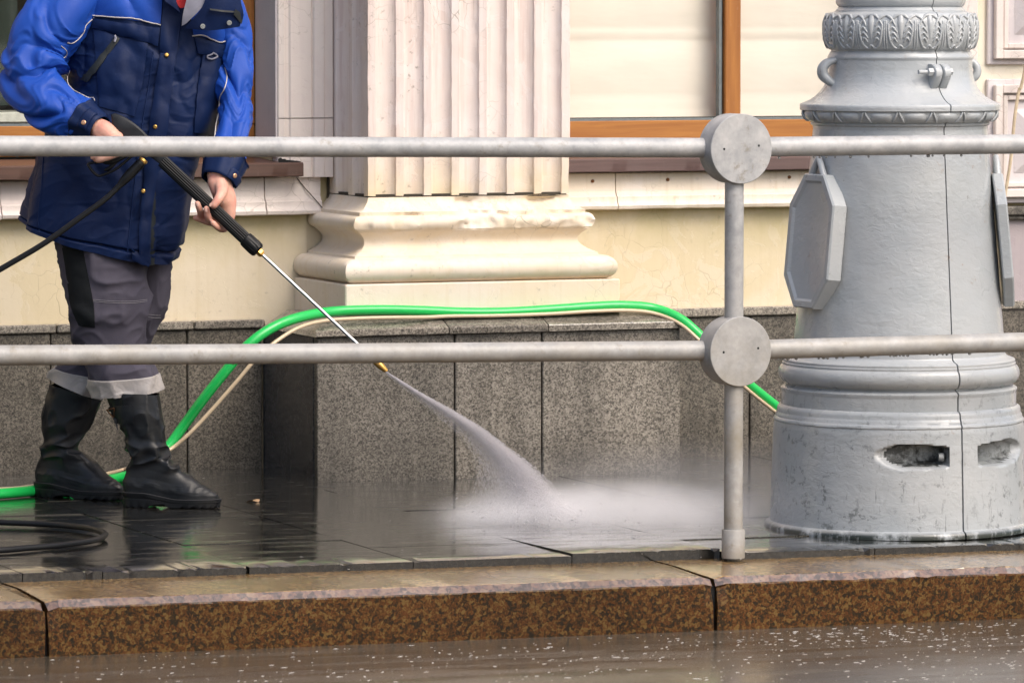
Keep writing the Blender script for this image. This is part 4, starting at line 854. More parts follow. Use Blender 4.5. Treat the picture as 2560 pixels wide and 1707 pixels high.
# ---- lofted cloth: rings given by their left and right outline points
class Loft:
    def __init__(s, rings, nt=140, nph=160, e=0.86, disp=None):
        Rg = spline(np.array(rings, float), nt) if False else None
        A = np.array(rings, float); tt = np.linspace(0, len(A) - 1, nt); K = np.vstack([2 * A[0] - A[1], A, 2 * A[-1] - A[-2]]); out = []
        for x in tt:
            i = min(int(x), len(A) - 2); t = x - i; p0, p1, p2, p3 = K[i], K[i + 1], K[i + 2], K[i + 3]; m1 = (p2 - p0) / 2; m2 = (p3 - p1) / 2
            out.append((2 * t**3 - 3 * t**2 + 1) * p1 + (t**3 - 2 * t**2 + t) * m1 + (-2 * t**3 + 3 * t**2) * p2 + (t**3 - t**2) * m2)
        A = np.array(out); s.nt, s.nph = nt, nph
        ph = np.linspace(0, 2 * math.pi, nph, endpoint=False); cs, sn = np.cos(ph), np.sin(ph)
        ce, se = np.sign(cs) * np.abs(cs) ** e, np.sign(sn) * np.abs(sn) ** e
        P = np.zeros((nt, nph, 3))
        for k, (xl, yl, xr, yr, dd, dc, sf, sb) in enumerate(A):
            L, Rp = J(xl, yl, dc), J(xr, yr, dc); c, hv = (L + Rp) / 2, (Rp - L) / 2
            P[k] = c + ce[:, None] * hv + se[:, None] * TOC * dd - UP * ((np.maximum(sn, 0) ** 0.8 * sf - np.maximum(-sn, 0) * sb) / 757.0)[:, None]
        s.P = P; s.N = s.normals(P); s.T, s.PH = np.meshgrid(np.linspace(0, 1, nt), ph, indexing='ij')
        if disp is not None: s.P = P + s.N * disp(s.T, s.PH, P)[..., None]; s.N = s.normals(s.P)
        s.X, s.Y = projV(s.P)
    def normals(s, P):
        a = np.gradient(P, axis=0); b_ = np.roll(P, -1, 1) - np.roll(P, 1, 1); n = np.cross(b_, a); n /= np.linalg.norm(n, axis=-1)[..., None] + 1e-12
        c = P.mean(1, keepdims=True); sg = np.sign(((P - c) * n).sum(-1).mean()); return n * sg
    def on(s, x, y, h=0.0):
        """point of the camera side of the surface under sketch pixel x, y, lifted h along the normal"""
        D = (s.X - x) ** 2 + (s.Y - y) ** 2 + 1e6 * ((s.N @ TOC) < -0.05); k = np.argsort(D.ravel())[:4]; wgt = 1 / (D.ravel()[k] + 0.05); wgt /= wgt.sum()
        p = (s.P.reshape(-1, 3)[k] * wgt[:, None]).sum(0); n = (s.N.reshape(-1, 3)[k] * wgt[:, None]).sum(0); n /= np.linalg.norm(n)
        q = atD(x * VP, y * VP, p); 
        if np.linalg.norm(q - p) < 0.012: p = q
        return p + n * h
    def mesh(s, name, m, parent, thick=0.006, **kw):
        inn = s.P - s.N * thick; V = np.concatenate([s.P, inn[::-1]], 0); return mesh(name, V, gridf(2 * s.nt, s.nph, cu=True, cv=True), m, parent, smooth=70, **kw)
def ridge(P, k=3): return (1 - np.abs(pnoise(P)) * 1.6).clip(0, 1) ** k
def jdisp(T, PH, P):
    x = P @ RT; z = P[..., 2]; y = P @ TOC
    q = np.stack([x * 5 + z * 2.0, y * 5, z * 3.2 - x * 1.5], -1); wv = 0.35 * np.stack([pnoise(q * 0.8 + 3), pnoise(q * 0.8 + 7), pnoise(q * 0.8 + 11)], -1)
    d = 0.009 * pnoise(q + wv) + 0.013 * (np.clip(np.abs(pnoise(q * 1.1 + wv * 1.6 + 4)) * 1.9, 0, 1) ** 0.65 - 0.5) + 0.0035 * pnoise(q * 2.6 + wv) + 0.006 * (np.clip(np.abs(pnoise(q * [2.0, 2.0, 3.0] + wv * 2.4 + 9)) * 2, 0, 1) ** 0.7 - 0.5)
    qa = np.stack([x * 9 + z * 14, y * 9, z * 26 - x * 10], -1) + wv * 4; d += 0.0042 * ridge(qa, 5) * (0.4 + 0.9 * np.clip(pnoise(q * 0.9 + 21), 0, 1))
    d += 0.006 * np.sin(PH * 9 + 5 * z + 2 * pnoise(q)) * sstep(0.55, 0.95, T)                 # loose skirt folds
    d -= 0.012 * np.exp(-((T - 0.955) / 0.006) ** 2)                                          # hem seam
    return d
JK = Loft([(292, -70, 418, -70, .075, .0, 0, 0), (205, -38, 490, -34, .115, .0, 0, 0), (172, 40, 522, 45, .14, .0, 0, 0), (155, 120, 524, 125, .155, .0, 0, 0), (146, 200, 514, 205, .165, .0, 0, 0),
           (108, 288, 498, 290, .175, .0, 4, 0), (84, 350, 460, 360, .18, .0, 8, 0), (66, 420, 436, 445, .185, .0, 14, 4), (54, 478, 424, 528, .185, .0, 22, 8), (50, 505, 404, 594, .178, .0, 26, 8)], 260, 300, disp=jdisp)
jacket = JK.mesh('jacket', M['navy'], person)
def patch(lf, left, right, h, m, name, parent, n=(14, 10), thick=0.004, bow=0.0, wr=0.0, smooth=50):
    """piece of cloth lying on a loft: left and right edges in sketch pixels, top to bottom"""
    L = spline(np.column_stack([np.array(left, float), np.zeros(len(left))]), n[0]); Rr = spline(np.column_stack([np.array(right, float), np.zeros(len(right))]), n[0])
    top = np.zeros((n[0], n[1], 3)); low = top.copy()
    for i in range(n[0]):
        for j in range(n[1]):
            u = j / (n[1] - 1); x, y = (L[i] * (1 - u) + Rr[i] * u)[:2]; e = min(1, min(i, n[0] - 1 - i, j, n[1] - 1 - j) / 1.0)
            top[i, j] = lf.on(x, y, h - 0.0015 * (1 - e) + bow * math.sin(math.pi * u) * math.sin(math.pi * i / (n[0] - 1))); low[i, j] = lf.on(x, y, h - thick)
    if wr: top += TOC * (wr * pnoise(top * 32))[..., None]
    N_ = n[0] * n[1]; f = gridf(*n); ring = [j for j in range(n[1])] + [i * n[1] + n[1] - 1 for i in range(1, n[0])] + [(n[0] - 1) * n[1] + j for j in range(n[1] - 2, -1, -1)] + [i * n[1] for i in range(n[0] - 2, 0, -1)]
    for a, c in zip(ring, ring[1:] + ring[:1]): f.append([c, a, a + N_, c + N_])
    return mesh(name, np.concatenate([top.reshape(-1, 3), low.reshape(-1, 3)]), f, m, parent, smooth=smooth)
def piping(lf, pts, h, r, name, parent, m=None, n=40):
    C = spline(np.column_stack([np.array(pts, float), np.zeros(len(pts))]), n)[:, :2]; Q = np.array([lf.on(x, y, h) for x, y in C]); Q[1:-1] = (Q[:-2] + Q[1:-1] * 2 + Q[2:]) / 4
    return mesh(name, *tube(Q, r, 7), m or M['pipe'], parent, smooth=70)
def snap(lf, x, y, parent, m='brass', r=0.0068, h=0.006, name='snap_button'):
    p = lf.on(x, y, h); n = lf.on(x, y, h + 0.01) - p; n /= np.linalg.norm(n)
    return mesh(name, *tube([p - n * 0.004, p + n * 0.001, p + n * 0.003, p + n * 0.0032, p + n * 0.0022], [r, r, r * 0.75, r * 0.55, r * 0.2], 14), M[m], parent, smooth=50)
# yokes, pockets, placket
patch(JK, [(196, -36), (204, 0), (216, 36)], [(376, -44), (372, 0), (369, 56)], 0.005, M['royal'], 'yoke', jacket, (16, 20), bow=0.008)
patch(JK, [(428, -40), (436, 20), (444, 80)], [(516, -30), (530, 40), (536, 104)], 0.005, M['royal'], 'yoke', jacket, (16, 12), bow=0.006)
piping(JK, [(216, 38), (250, 40), (310, 45), (345, 53), (369, 60)], 0.007, 0.0021, 'piping', jacket)
piping(JK, [(441, 84), (460, 82), (478, 88), (500, 97), (518, 97), (537, 106)], 0.009, 0.0021, 'piping', jacket)
patch(JK, [(215, 43), (213, 66)], [(368, 66), (364, 106)], 0.010, M['navy'], 'pocket_flap', jacket, (7, 24), 0.008, 0.004, 0.004)
patch(JK, [(216, 66), (222, 150), (229, 246)], [(340, 95), (330, 180), (309, 268)], 0.006, M['navy'], 'pocket', jacket, (22, 18), 0.006, 0.006, 0.004)
patch(JK, [(266, 84), (230, 135), (192, 183)], [(276, 90), (243, 140), (204, 190)], 0.014, M['zip'], 'zip', jacket, (14, 4), 0.005)
sp = [JK.on(269, 82, 0.019), JK.on(266, 92, 0.020), JK.on(264, 98, 0.019)]; mesh('zip_slider', *tube(sp, [0.003, 0.004, 0.003], 6), M['lapel'], jacket)
patch(JK, [(446, 86), (452, 122)], [(532, 108), (524, 136)], 0.011, M['navy'], 'pocket_flap', jacket, (7, 14), 0.008, 0.004, 0.006)
patch(JK, [(464, 122), (452, 210), (444, 304)], [(522, 132), (512, 220), (494, 310)], 0.008, M['navy'], 'pocket', jacket, (20, 10), 0.007, 0.008, 0.005)
dr_ = [JK.on(480 + 11 * math.cos(a), 129 + 9 * math.sin(a) * (1 if math.sin(a) > 0 else 0.6), 0.017) for a in np.linspace(0, 2 * math.pi, 18)]; mesh('d_ring', *tube(dr_, 0.0026, 7), M['lapel'], jacket, smooth=70)
patch(JK, [(378, -30), (370, 60), (367, 130), (355, 210), (342, 300), (330, 400), (322, 500), (318, 600)], [(424, -20), (417, 50), (408, 110), (394, 200), (384, 300), (362, 400), (345, 500), (343, 607)], 0.010, M['navy'], 'placket', jacket, (50, 8), 0.010, 0.005, 0.005)
patch(JK, [(346, 450), (340, 520), (338, 612)], [(358, 400), (358, 510), (356, 608)], 0.001, M['zip'], 'zip', jacket, (16, 4), 0.006)
piping(JK, [(352, 120), (340, 210), (325, 300), (312, 400), (300, 500), (292, 590)], 0.001, 0.0022, 'seam', jacket, M['navy_flat'])
piping(JK, [(101, 340), (96, 420), (88, 500), (92, 535)], 0.001, 0.002, 'seam', jacket, M['navy_flat'])
patch(JK, [(303, 571), (302, 596)], [(341, 590), (338, 612)], 0.010, M['navy'], 'hem_tab', jacket, (5, 6), 0.008)
for x, y in [(382, 133), (357.5, 290), (329, 441)]: snap(JK, x, y, jacket, 'brass', h=0.016)
snap(JK, 297 + 25, 584, jacket, 'chrome', 0.005, 0.012)
# collar: open stand-up collar with grey lining, red shirt showing in the neck
def flap(pts, hs_, m, name, thick=0.007):
    """flat cloth piece through (x, y, d) points given row by row"""
    A = np.array([[J(*p) for p in row] for row in pts]); nu, nv = A.shape[:2]
    u = np.linspace(0, nu - 1, 3 * nu); v = np.linspace(0, nv - 1, 4 * nv)
    B = np.array([[np.interp(x, range(nu), A[:, j, k]) for x in u] for j in range(nv) for k in range(3)]).reshape(nv, 3, len(u)).transpose(2, 0, 1)
    B = np.array([[[np.interp(y, range(nv), B[i, :, k]) for k in range(3)] for y in v] for i in range(len(u))])
    for _ in range(3): B[1:-1] = (B[:-2] + 2 * B[1:-1] + B[2:]) / 4; B[:, 1:-1] = (B[:, :-2] + 2 * B[:, 1:-1] + B[:, 2:]) / 4
    B = B + TOC * (0.004 * pnoise(B * 26))[..., None]
    n0 = len(u) * len(v); f = gridf(len(u), len(v)); nv_ = len(v); nu_ = len(u)
    ring = list(range(nv_)) + [i * nv_ + nv_ - 1 for i in range(1, nu_)] + [(nu_ - 1) * nv_ + j for j in range(nv_ - 2, -1, -1)] + [i * nv_ for i in range(nu_ - 2, 0, -1)]
    low = B - TOC * thick
    f2 = [[i + n0 for i in q][::-1] for q in f]
    for a, c in zip(ring, ring[1:] + ring[:1]): f.append([c, a, a + n0, c + n0])
    return mesh(name, np.concatenate([B.reshape(-1, 3), low.reshape(-1, 3)]), f + f2, m, jacket, smooth=60)
flap([[(388, -70, .135), (412, -72, .14), (440, -70, .135)], [(396, -20, .165), (414, -18, .165), (450, -20, .16)], [(404, 4, .175), (414, 22, .172), (440, 10, .17)]], 0, M['redshirt'], 'shirt')
flap([[(355, -70, .15), (380, -72, .16), (400, -66, .165)], [(372, -20, .185), (392, -10, .19), (402, -2, .19)], [(380, 4, .19), (402, 20, .19), (414, 30, .186)]], 0, M['navy'], 'collar')
flap([[(440, -60, .20), (462, -66, .205), (490, -70, .205)], [(430, -5, .215), (452, -4, .217), (478, -4, .218)], [(420, 30, .21), (440, 28, .214), (462, 22, .216)], [(417, 60, .198), (422, 58, .202), (428, 54, .205)]], 0, M['lapel'], 'lapel')
flap([[(478, -66, .215), (510, -66, .20), (548, -50, .16)], [(474, -2, .222), (512, 6, .212), (552, 8, .17)], [(460, 26, .218), (505, 34, .215), (562, 32, .165)], [(424, 66, .206), (486, 72, .208), (550, 62, .165)]], 0, M['navy'], 'collar')
flap([[(482, 20, .228), (510, 24, .222), (540, 26, .196)], [(482, 24, .229), (510, 28, .223), (540, 30, .197)]], 0, M['zip'], 'zip', 0.006)
flap([[(541, 22, .19), (560, 34, .16)], [(537, 34, .195), (555, 56, .165)]], 0, M['zip'], 'collar_tab', 0.006)
for x, y, d in ((466, 61, .218), (527, 53, .196)):
    c = J(x, y, d); mesh('snap_button', *tube([c, c + TOC * 0.004, c + TOC * 0.0042, c + TOC * 0.002], [0.0075, 0.0075, 0.004, 0.003], 14), M['chrome'], jacket)
# sleeves
def sleeve(pts, seed, m, amp=1.0):
    A = np.array([[*J(x, y, d), r] for x, y, d, r in pts]); C = spline(A, 170); P0, r = C[:, :3], C[:, 3]; T, N, B = frames(P0); n = 120
    ph = np.linspace(0, 2 * math.pi, n, endpoint=False); dirs = np.cos(ph)[None, :, None] * N[:, None] + np.sin(ph)[None, :, None] * B[:, None]
    L = np.concatenate([[0], np.cumsum(np.linalg.norm(np.diff(P0, axis=0), axis=1))])
    TT, PH = np.meshgrid(L, ph, indexing='ij'); base = P0[:, None] + r[:, None, None] * dirs
    cx_, sx_ = np.cos(PH), np.sin(PH); tn = TT / L[-1]
    w_ = 0.25 * pnoise(np.stack([TT * 7, cx_ * 1.1 + seed, sx_ * 1.1], -1))
    q = np.stack([TT * 7.5 + w_ * 2.6 + 0.55 * np.sin(PH + 0.6 + seed), cx_ * 0.42 + seed, sx_ * 0.42], -1)
    bend = np.exp(-((tn - 0.50) / 0.22) ** 2) + 0.75 * np.exp(-((tn - 0.90) / 0.14) ** 2) + 0.22
    bl_ = np.clip(np.abs(pnoise(q)) * 1.9, 0, 1) ** 0.85; bl2 = np.clip(np.abs(pnoise(q * 1.8 + 5)) * 1.9, 0, 1) ** 0.8
    fade = sstep(0, 0.06, tn) * (1 - sstep(0.95, 1.0, tn))
    d = fade * bend * (0.026 * (bl_ - 0.55) + 0.007 * (bl2 - 0.5)) + fade * 0.008 * pnoise(np.stack([TT * 6, cx_ * 1.4 + seed, sx_ * 1.4], -1))
    d = d + fade * bend * 0.0055 * ridge(np.stack([TT * 21 + w_ * 9 + 1.4 * np.sin(PH + seed), cx_ * 0.7 + 3, sx_ * 0.7 + seed], -1), 4)
    P = base + dirs * (amp * d)[..., None]
    class Sl: pass
    lf = Loft.__new__(Loft); lf.nt, lf.nph = 170, n; lf.P = P; lf.N = lf.normals(P); lf.X, lf.Y = projV(P)
    return lf, lf.mesh('sleeve', m, jacket, 0.004)
SR, slR = sleeve([(246, -34, .0, .05), (184, -4, .05, .086), (120, 62, .09, .103), (80, 130, .115, .098), (80, 196, .145, .090), (122, 243, .20, .078), (172, 272, .245, .064), (200, 284, .268, .050)], 1.0, M['royal'])
SL, slL = sleeve([(456, -30, -.01, .05), (506, 12, -.01, .062), (534, 90, .01, .060), (543, 165, .05, .054), (541, 235, .10, .052), (536, 300, .155, .053), (524, 350, .20, .058), (514, 384, .232, .055)], 5.0, M['royal'], 0.85)
# cuffs with tab and copper snap
def cuff(pts, parent, seed):
    A = np.array([[*J(x, y, d), r] for x, y, d, r in pts]); C = spline(A, 24); T, N, B = frames(C[:, :3]); ph = np.linspace(0, 2 * math.pi, 60, endpoint=False)
    dirs = np.cos(ph)[None, :, None] * N[:, None] + np.sin(ph)[None, :, None] * B[:, None]; rr = C[:, 3][:, None] + 0.0035 * np.sin(ph * 7 + seed)[None] * np.linspace(1, 0.2, 24)[:, None] + 0.002 * pnoise(np.stack([np.cos(ph) * 3 + seed, np.sin(ph) * 3, ph * 0], -1))[None]
    rr[0] += 0.003; rr[-1] -= 0.004; P = C[:, None, :3] + rr[..., None] * dirs
    lf = Loft.__new__(Loft); lf.nt, lf.nph = 24, 60; lf.P = P; lf.N = lf.normals(P); lf.X, lf.Y = projV(P); return lf, lf.mesh('cuff', M['navy_flat'], parent, 0.005)
CR, cR = cuff([(190, 276, .258, .062), (206, 285, .272, .055), (220, 293, .284, .050), (229, 298, .292, .0455)], jacket, 1)
CL, cL = cuff([(519, 366, .218, .067), (511, 388, .236, .062), (504, 406, .252, .056), (500, 416, .260, .052)], jacket, 3)
def cuff_tab(lf, x, y, m):
    D = (lf.X - x) ** 2 + (lf.Y - y) ** 2 + 1e6 * ((lf.N @ TOC) < -0.05); i0, j0 = np.unravel_index(np.argmin(D), D.shape)
    ii = np.clip(np.arange(i0 - 5, i0 + 6), 1, lf.nt - 2); jj = (j0 + np.arange(-9, 4)) % lf.nph; w_ = np.ones((11, 13)); w_[0] = w_[-1] = 0.5; w_[:, 0] = w_[:, -1] = 0.5
    top = lf.P[np.ix_(ii, jj)] + lf.N[np.ix_(ii, jj)] * (0.0065 * w_)[..., None]; bot = lf.P[np.ix_(ii, jj)] - lf.N[np.ix_(ii, jj)] * 0.002
    mesh('cuff_tab', np.stack([top, bot], 0).reshape(-1, 3), gridf(11, 13) + [[q + 143 for q in f] for f in gridf(11, 13)] + [[a, a + 1, a + 144, a + 143] for a in range(12)] + [[130 + a, 131 + a, 274 + a, 273 + a] for a in range(12)] + [[13 * a, 13 * a + 13, 13 * a + 156, 13 * a + 143] for a in range(10)] + [[13 * a + 12, 13 * a + 25, 13 * a + 168, 13 * a + 155] for a in range(10)], M['navy'], jacket, smooth=50)
    q = lf.P[i0, j0] + lf.N[i0, j0] * 0.0065; n = lf.N[i0, j0]; r = 0.0075
    mesh('snap_button', *tube([q - n * 0.002, q + n * 0.002, q + n * 0.0035, q + n * 0.0037, q + n * 0.0027], [r, r, r * 0.75, r * 0.55, r * 0.2], 14), M[m], jacket, smooth=50)
cuff_tab(CR, 194, 284, 'snap'); cuff_tab(CL, 536, 403, 'snap')
piping(SR, [(215, 42), (198, 58), (192, 75), (178, 92), (165, 100), (155, 98)], 0.001, 0.0016, 'piping', jacket)
piping(SR, [(140, 106), (153, 118), (152, 130), (140, 138), (155, 155), (160, 165), (155, 175), (172, 190), (180, 202), (197, 203), (210, 214), (217, 232)], 0.001, 0.0013, 'piping', jacket)
piping(SL, [(517, 155), (521, 180), (516, 205), (505, 225), (504, 255), (497, 285), (494, 312), (488, 345), (478, 385)], 0.001, 0.0019, 'piping', jacket)

# ---- trousers
def tdisp(seed, amp=1.0):
    def f(T, PH, P):
        x = P @ RT; z = P[..., 2]; y = P @ TOC
        q = np.stack([x * 6 + z * 2.5 + seed, y * 6, z * 6 - x * 4], -1); w_ = 0.3 * pnoise(q * 0.7 + 5)
        return amp * (0.010 * pnoise(q + w_[..., None]) + 0.012 * ridge(q * 1.1 + w_[..., None] + seed, 4) - 0.004 + 0.004 * ridge(q * 2.4 + w_[..., None], 4))
    return f
LN = Loft([(120, 500, 338, 520, .12, .04, 0, 0), (135, 565, 336, 590, .115, .045, 0, 0), (146, 640, 339, 655, .11, .055, 0, 0), (156, 700, 342, 695, .105, .06, 0, 0), (167, 755, 334, 755, .10, .055, 0, 0), (180, 800, 334, 800, .095, .05, 0, 0), (196, 840, 352, 835, .098, .045, 2, 0), (210, 880, 364, 868, .10, .04, 4, 0), (219, 908, 370, 894, .10, .04, 5, 0)], 130, 110, disp=tdisp(1.0))
LF = Loft([(240, 510, 408, 530, .11, -.06, 0, 0), (285, 600, 394, 605, .10, -.08, 0, 0), (290, 680, 388, 690, .095, -.10, 0, 0), (248, 745, 364, 750, .09, -.11, 0, 0), (172, 790, 344, 800, .09, -.14, 0, 0), (136, 835, 300, 850, .10, -.165, 0, 0), (122, 850, 262, 882, .105, -.175, 2, 0), (116, 866, 240, 913, .11, -.18, 4, 0)], 110, 100, disp=tdisp(7.0))
trousers = mesh('trousers', *join(*[(np.concatenate([l.P, (l.P - l.N * 0.005)[::-1]], 0).reshape(-1, 3), gridf(2 * l.nt, l.nph, cu=True, cv=True)) for l in (LN, LF)]), M['trouser'], person, smooth=70)
def band(lf, t0, t1, h, m, name, parent):
    i0, i1 = int(t0 * (lf.nt - 1)), int(t1 * (lf.nt - 1)); o = lf.P[i0:i1 + 1] + lf.N[i0:i1 + 1] * h; inn = lf.P[i0:i1 + 1] - lf.N[i0:i1 + 1] * 0.008
    o[0] -= lf.N[i0] * 0.0015; V = np.concatenate([o, inn[::-1]], 0); return mesh(name, V, gridf(len(V), lf.nph, cu=True, cv=True), m, parent, smooth=70)
band(LN, 0.838, 1.0, 0.003, M['band'], 'reflective_band', trousers); band(LF, 0.80, 1.0, 0.003, M['band'], 'reflective_band', trousers)
patch(LN, [(140, 548), (149, 600), (156, 650), (164, 705), (182, 748)], [(188, 556), (198, 610), (208, 660), (216, 705), (218, 752)], 0.004, M['trouser_dark'], 'side_panel', trousers, (26, 8), 0.006, 0.003)
for y in (689, 693): piping(LN, [(212, y - 1), (250, y + 2), (300, y + 3), (338, y - 1)], 0.0006, 0.0009, 'stitching', trousers, M['stitch'])
for y in (722, 728): piping(LF, [(340, y), (355, y + 2), (368, y + 2)], 0.0006, 0.0009, 'stitching', trousers, M['stitch'])

# ---- boots
def boot(heel, toe, lean, top, seed, wide=0.0):
    """heel and toe: ground points; lean: list of (height, shift along the foot) for the shaft; top: height"""
    hx = np.array(heel); fx = np.array(toe) - hx; Lf = np.linalg.norm(fx[:2]); fx = np.array([fx[0], fx[1], 0]) / Lf; sx = np.array([-fx[1], fx[0], 0]); zg = min(gz(heel[0]), gz(toe[0])) + 0.001
    nz, nph = 150, 96; zz = np.concatenate([np.linspace(0.026, 0.16, 80), np.linspace(0.164, top, 70)])
    back = interp([(0.026, 0.012), (0.06, 0.008), (0.10, 0.020), (0.14, 0.030), (0.2, 0.028), (top, 0.0)], zz)
    fr = interp([(0.026, Lf - 0.006), (0.040, Lf - 0.007), (0.050, Lf - 0.018), (0.062, Lf - 0.040), (0.08, Lf - 0.068), (0.10, Lf - 0.095), (0.125, Lf - 0.125), (0.145, 0.150), (0.19, 0.148), (0.26, 0.158), (top, 0.162)], zz)
    hw = interp([(0.026, 0.046), (0.05, 0.047), (0.075, 0.044), (0.10, 0.045), (0.14, 0.052), (0.2, 0.062), (top, 0.070)], zz)
    sh = interp(lean, zz); fr = fr + wide * sstep(0.12, 0.24, zz); back = back - 0.5 * wide * sstep(0.12, 0.24, zz)
    ph = np.linspace(0, 2 * math.pi, nph, endpoint=False); P = np.zeros((nz, nph, 3))
    for i, z in enumerate(zz):
        c, h = (back[i] + fr[i]) / 2, (fr[i] - back[i]) / 2; foot = np.clip((0.11 - z) / 0.07, 0, 1)
        u = c + h * np.sign(np.cos(ph)) * np.abs(np.cos(ph)) ** (0.9 - 0.1 * foot); v = hw[i] * np.sign(np.sin(ph)) * np.abs(np.sin(ph)) ** (0.85 - 0.05 * foot)
        v = v * (1 - foot * (0.16 * sstep(0.3, 0.52, u / Lf) * (1 - sstep(0.5, 0.75, u / Lf)) + 0.12 * sstep(0.75, 1.0, u / Lf)))
        P[i] = hx * [1, 1, 0] + fx * (u + sh[i])[:, None] + sx * v[:, None] + UP * (z + zg)
    lf = Loft.__new__(Loft); lf.nt, lf.nph = nz, nph; lf.P = P; lf.N = lf.normals(P)
    Zr, PHr = np.meshgrid(zz, ph, indexing='ij'); u = ((P - hx) @ fx)
    q = np.stack([u * 10 + seed, np.sin(PHr) * 0.7, Zr * 20 - u * 9], -1); q2 = np.stack([np.cos(PHr) * 1.3 + seed, np.sin(PHr) * 1.3, Zr * 9], -1)
    wa = np.exp(-((Zr - 0.15) / 0.045) ** 2); ws = sstep(0.17, 0.22, Zr)
    d = wa * (0.020 * (ridge(q, 2) - 0.45)) + (0.15 + ws) * 0.006 * pnoise(q2) + ws * 0.006 * (ridge(q2 * [1, 1, 1.3] + 3, 3) - 0.3) + 0.003 * np.exp(-((Zr - 0.055) / 0.015) ** 2) * ridge(np.stack([u * 45, np.sin(PHr), Zr * 25 + seed], -1), 3)
    heel = lambda Q: 0.019 * (1 - sstep(0.22, 0.62, ((Q - hx) @ fx) / Lf))
    lf.P = P + lf.N * d[..., None]; lf.P[..., 2] += heel(lf.P); lf.N = lf.normals(lf.P); lf.X, lf.Y = projV(lf.P)
    b_ = mesh('boot', np.concatenate([lf.P, (lf.P - lf.N * 0.004)[::-1]], 0), gridf(2 * nz, nph, cu=True, cv=True) , M['leather'], person, smooth=60)
    # sole: welt, mid sole and lugged outsole with a heel block
    def outline(k, z, pad, rise=0.0):
        Q = P[0] - UP * P[0][:, 2:3]; cpt = Q.mean(0); dr_ = Q - cpt; dr_ = dr_ / np.linalg.norm(dr_, axis=1)[:, None]; uu = (Q - hx * [1, 1, 0]) @ fx / Lf
        return Q + dr_ * pad + UP * (zg + z + rise * 0)
    lev = [(0.002, 0.002), (0.004, 0.0045), (0.017, 0.0055), (0.0175, 0.003), (0.0185, 0.003), (0.019, 0.0075), (0.0275, 0.0085), (0.029, 0.006), (0.0295, -0.004)]
    V = np.array([outline(0, z, p_) for z, p_ in lev]); uu = (V[0] - hx) @ fx / Lf
    arch = sstep(0.30, 0.36, uu) * (1 - sstep(0.42, 0.50, uu)); hl = heel(V[0]); V[2:, :, 2] += hl * np.array([0.62, 0.66, 0.75, 1, 1, 1, 1])[:, None]; V[:2, :, 2] += 0.010 * arch
    lug_ = (np.sin(np.arange(nph) * 2 * math.pi / nph * 26) > 0.5); V[:2, :, 2] += 0.005 * lug_
    so_ = mesh('sole', V, gridf(len(lev), nph, cv=True, capu=True), M['rubber'], b_, smooth=30)
    st = outline(0, 0.0288, 0.0068); st[:, 2] += heel(st); mesh('welt_stitch', *tube(np.concatenate([st, st[:1]]), 0.0009, 5), M['welt'], b_)
    return lf, b_
hn, tn_ = atG(302, 1266), atG(552, 1271); LBn, boN = boot(hn, tn_ * [1, 1, 1] , [(0, 0), (0.12, 0.0), (0.2, -0.012), (0.34, -0.045)], 0.33, 1.0)
hf, tf = atG(84, 1240), atG(312, 1252); LBf, boF = boot(hf, tf, [(0, 0), (0.12, 0.004), (0.2, 0.012), (0.335, 0.078)], 0.335, 4.0, 0.012)
patch(LBn, [(250, 934), (252, 972)], [(306, 930), (306, 973)], 0.003, M['leather'], 'strap', boN, (5, 10), 0.004)
bk = [LBn.on(x, y, 0.008) for x, y in ((250, 938), (266, 935), (268, 958), (253, 962), (250, 938))]; mesh('buckle', *tube(bk, 0.0022, 6), M['rust'], boN)
patch(LBn, [(247, 962), (243, 985)], [(256, 958), (252, 990)], 0.010, M['leather'], 'strap', boN, (5, 3), 0.004)
# fingernails that show
for x, y, d, dirx, diry in [(527, 512, .3575, -.5, .8), (515, 526, .3445, -.2, -.9), (494, 512, .331, -.3, -.9)]:
    c = J(x * s_, y * s_, d); e1 = RT * dirx - UP * diry; e2 = np.cross(e1, TOC); q = [(c + e1 * 0.0065 * math.cos(a) + e2 * 0.0048 * math.sin(a) - TOC * 0.0012 * abs(math.sin(a))) for a in np.linspace(0, 2 * math.pi, 14, endpoint=False)]
    mesh('fingernail', np.array(q + [c + TOC * 0.0012]), [[i, (i + 1) % 14, 14] for i in range(14)], M['nail'], person, smooth=80)
# woollen cap (above the frame)
hc = J(372, -175, 0.045); a = np.linspace(0.02, 1.42, 18); b2 = np.linspace(0, 2 * math.pi, 36, endpoint=False); A2, B2 = np.meshgrid(a, b2, indexing='ij')
mesh('cap', (hc + UP * 0.008 + RT * (np.sin(A2) * np.cos(B2) * 0.088)[..., None] + TOC * (np.sin(A2) * np.sin(B2) * 0.106)[..., None] + UP * (np.cos(A2) * 0.125)[..., None]), gridf(18, 36, cv=True), M['hair'], person, smooth=80)
# ================================================================== SPRAY LANCE, HOSES
gun = empty('spray_lance', tuple(J(364, 362, .3)), 'black pressure washer gun with ribbed grip and steel lance held by the worker', 'spray lance')
GA, GB = J(352 , 350, .300), J(885, 850, .345)
gd = (GB - GA) / np.linalg.norm(GB - GA); gl = np.linalg.norm(GB - GA); gs = np.cross(gd, TOC); gs /= np.linalg.norm(gs); gn = np.cross(gs, gd)
def gp(x, y):
    """point of the gun axis under a sketch pixel"""
    return GA + gd * np.clip(((J(x, y, .32) - GA) @ gd), -1, 2)
def metal(name, col, r):
    b = NB(name); return b.out(col, r, 1.0)
M['chrome'] = metal('polished_steel', (0.66, 0.67, 0.70), 0.2)
M['blackplastic'] = simple('black_plastic', (0.0045, 0.005, 0.006), 0.42, spec=0.25); M['greyplastic'] = simple('dark_grey_plastic', (0.016, 0.018, 0.022), 0.5, spec=0.3)
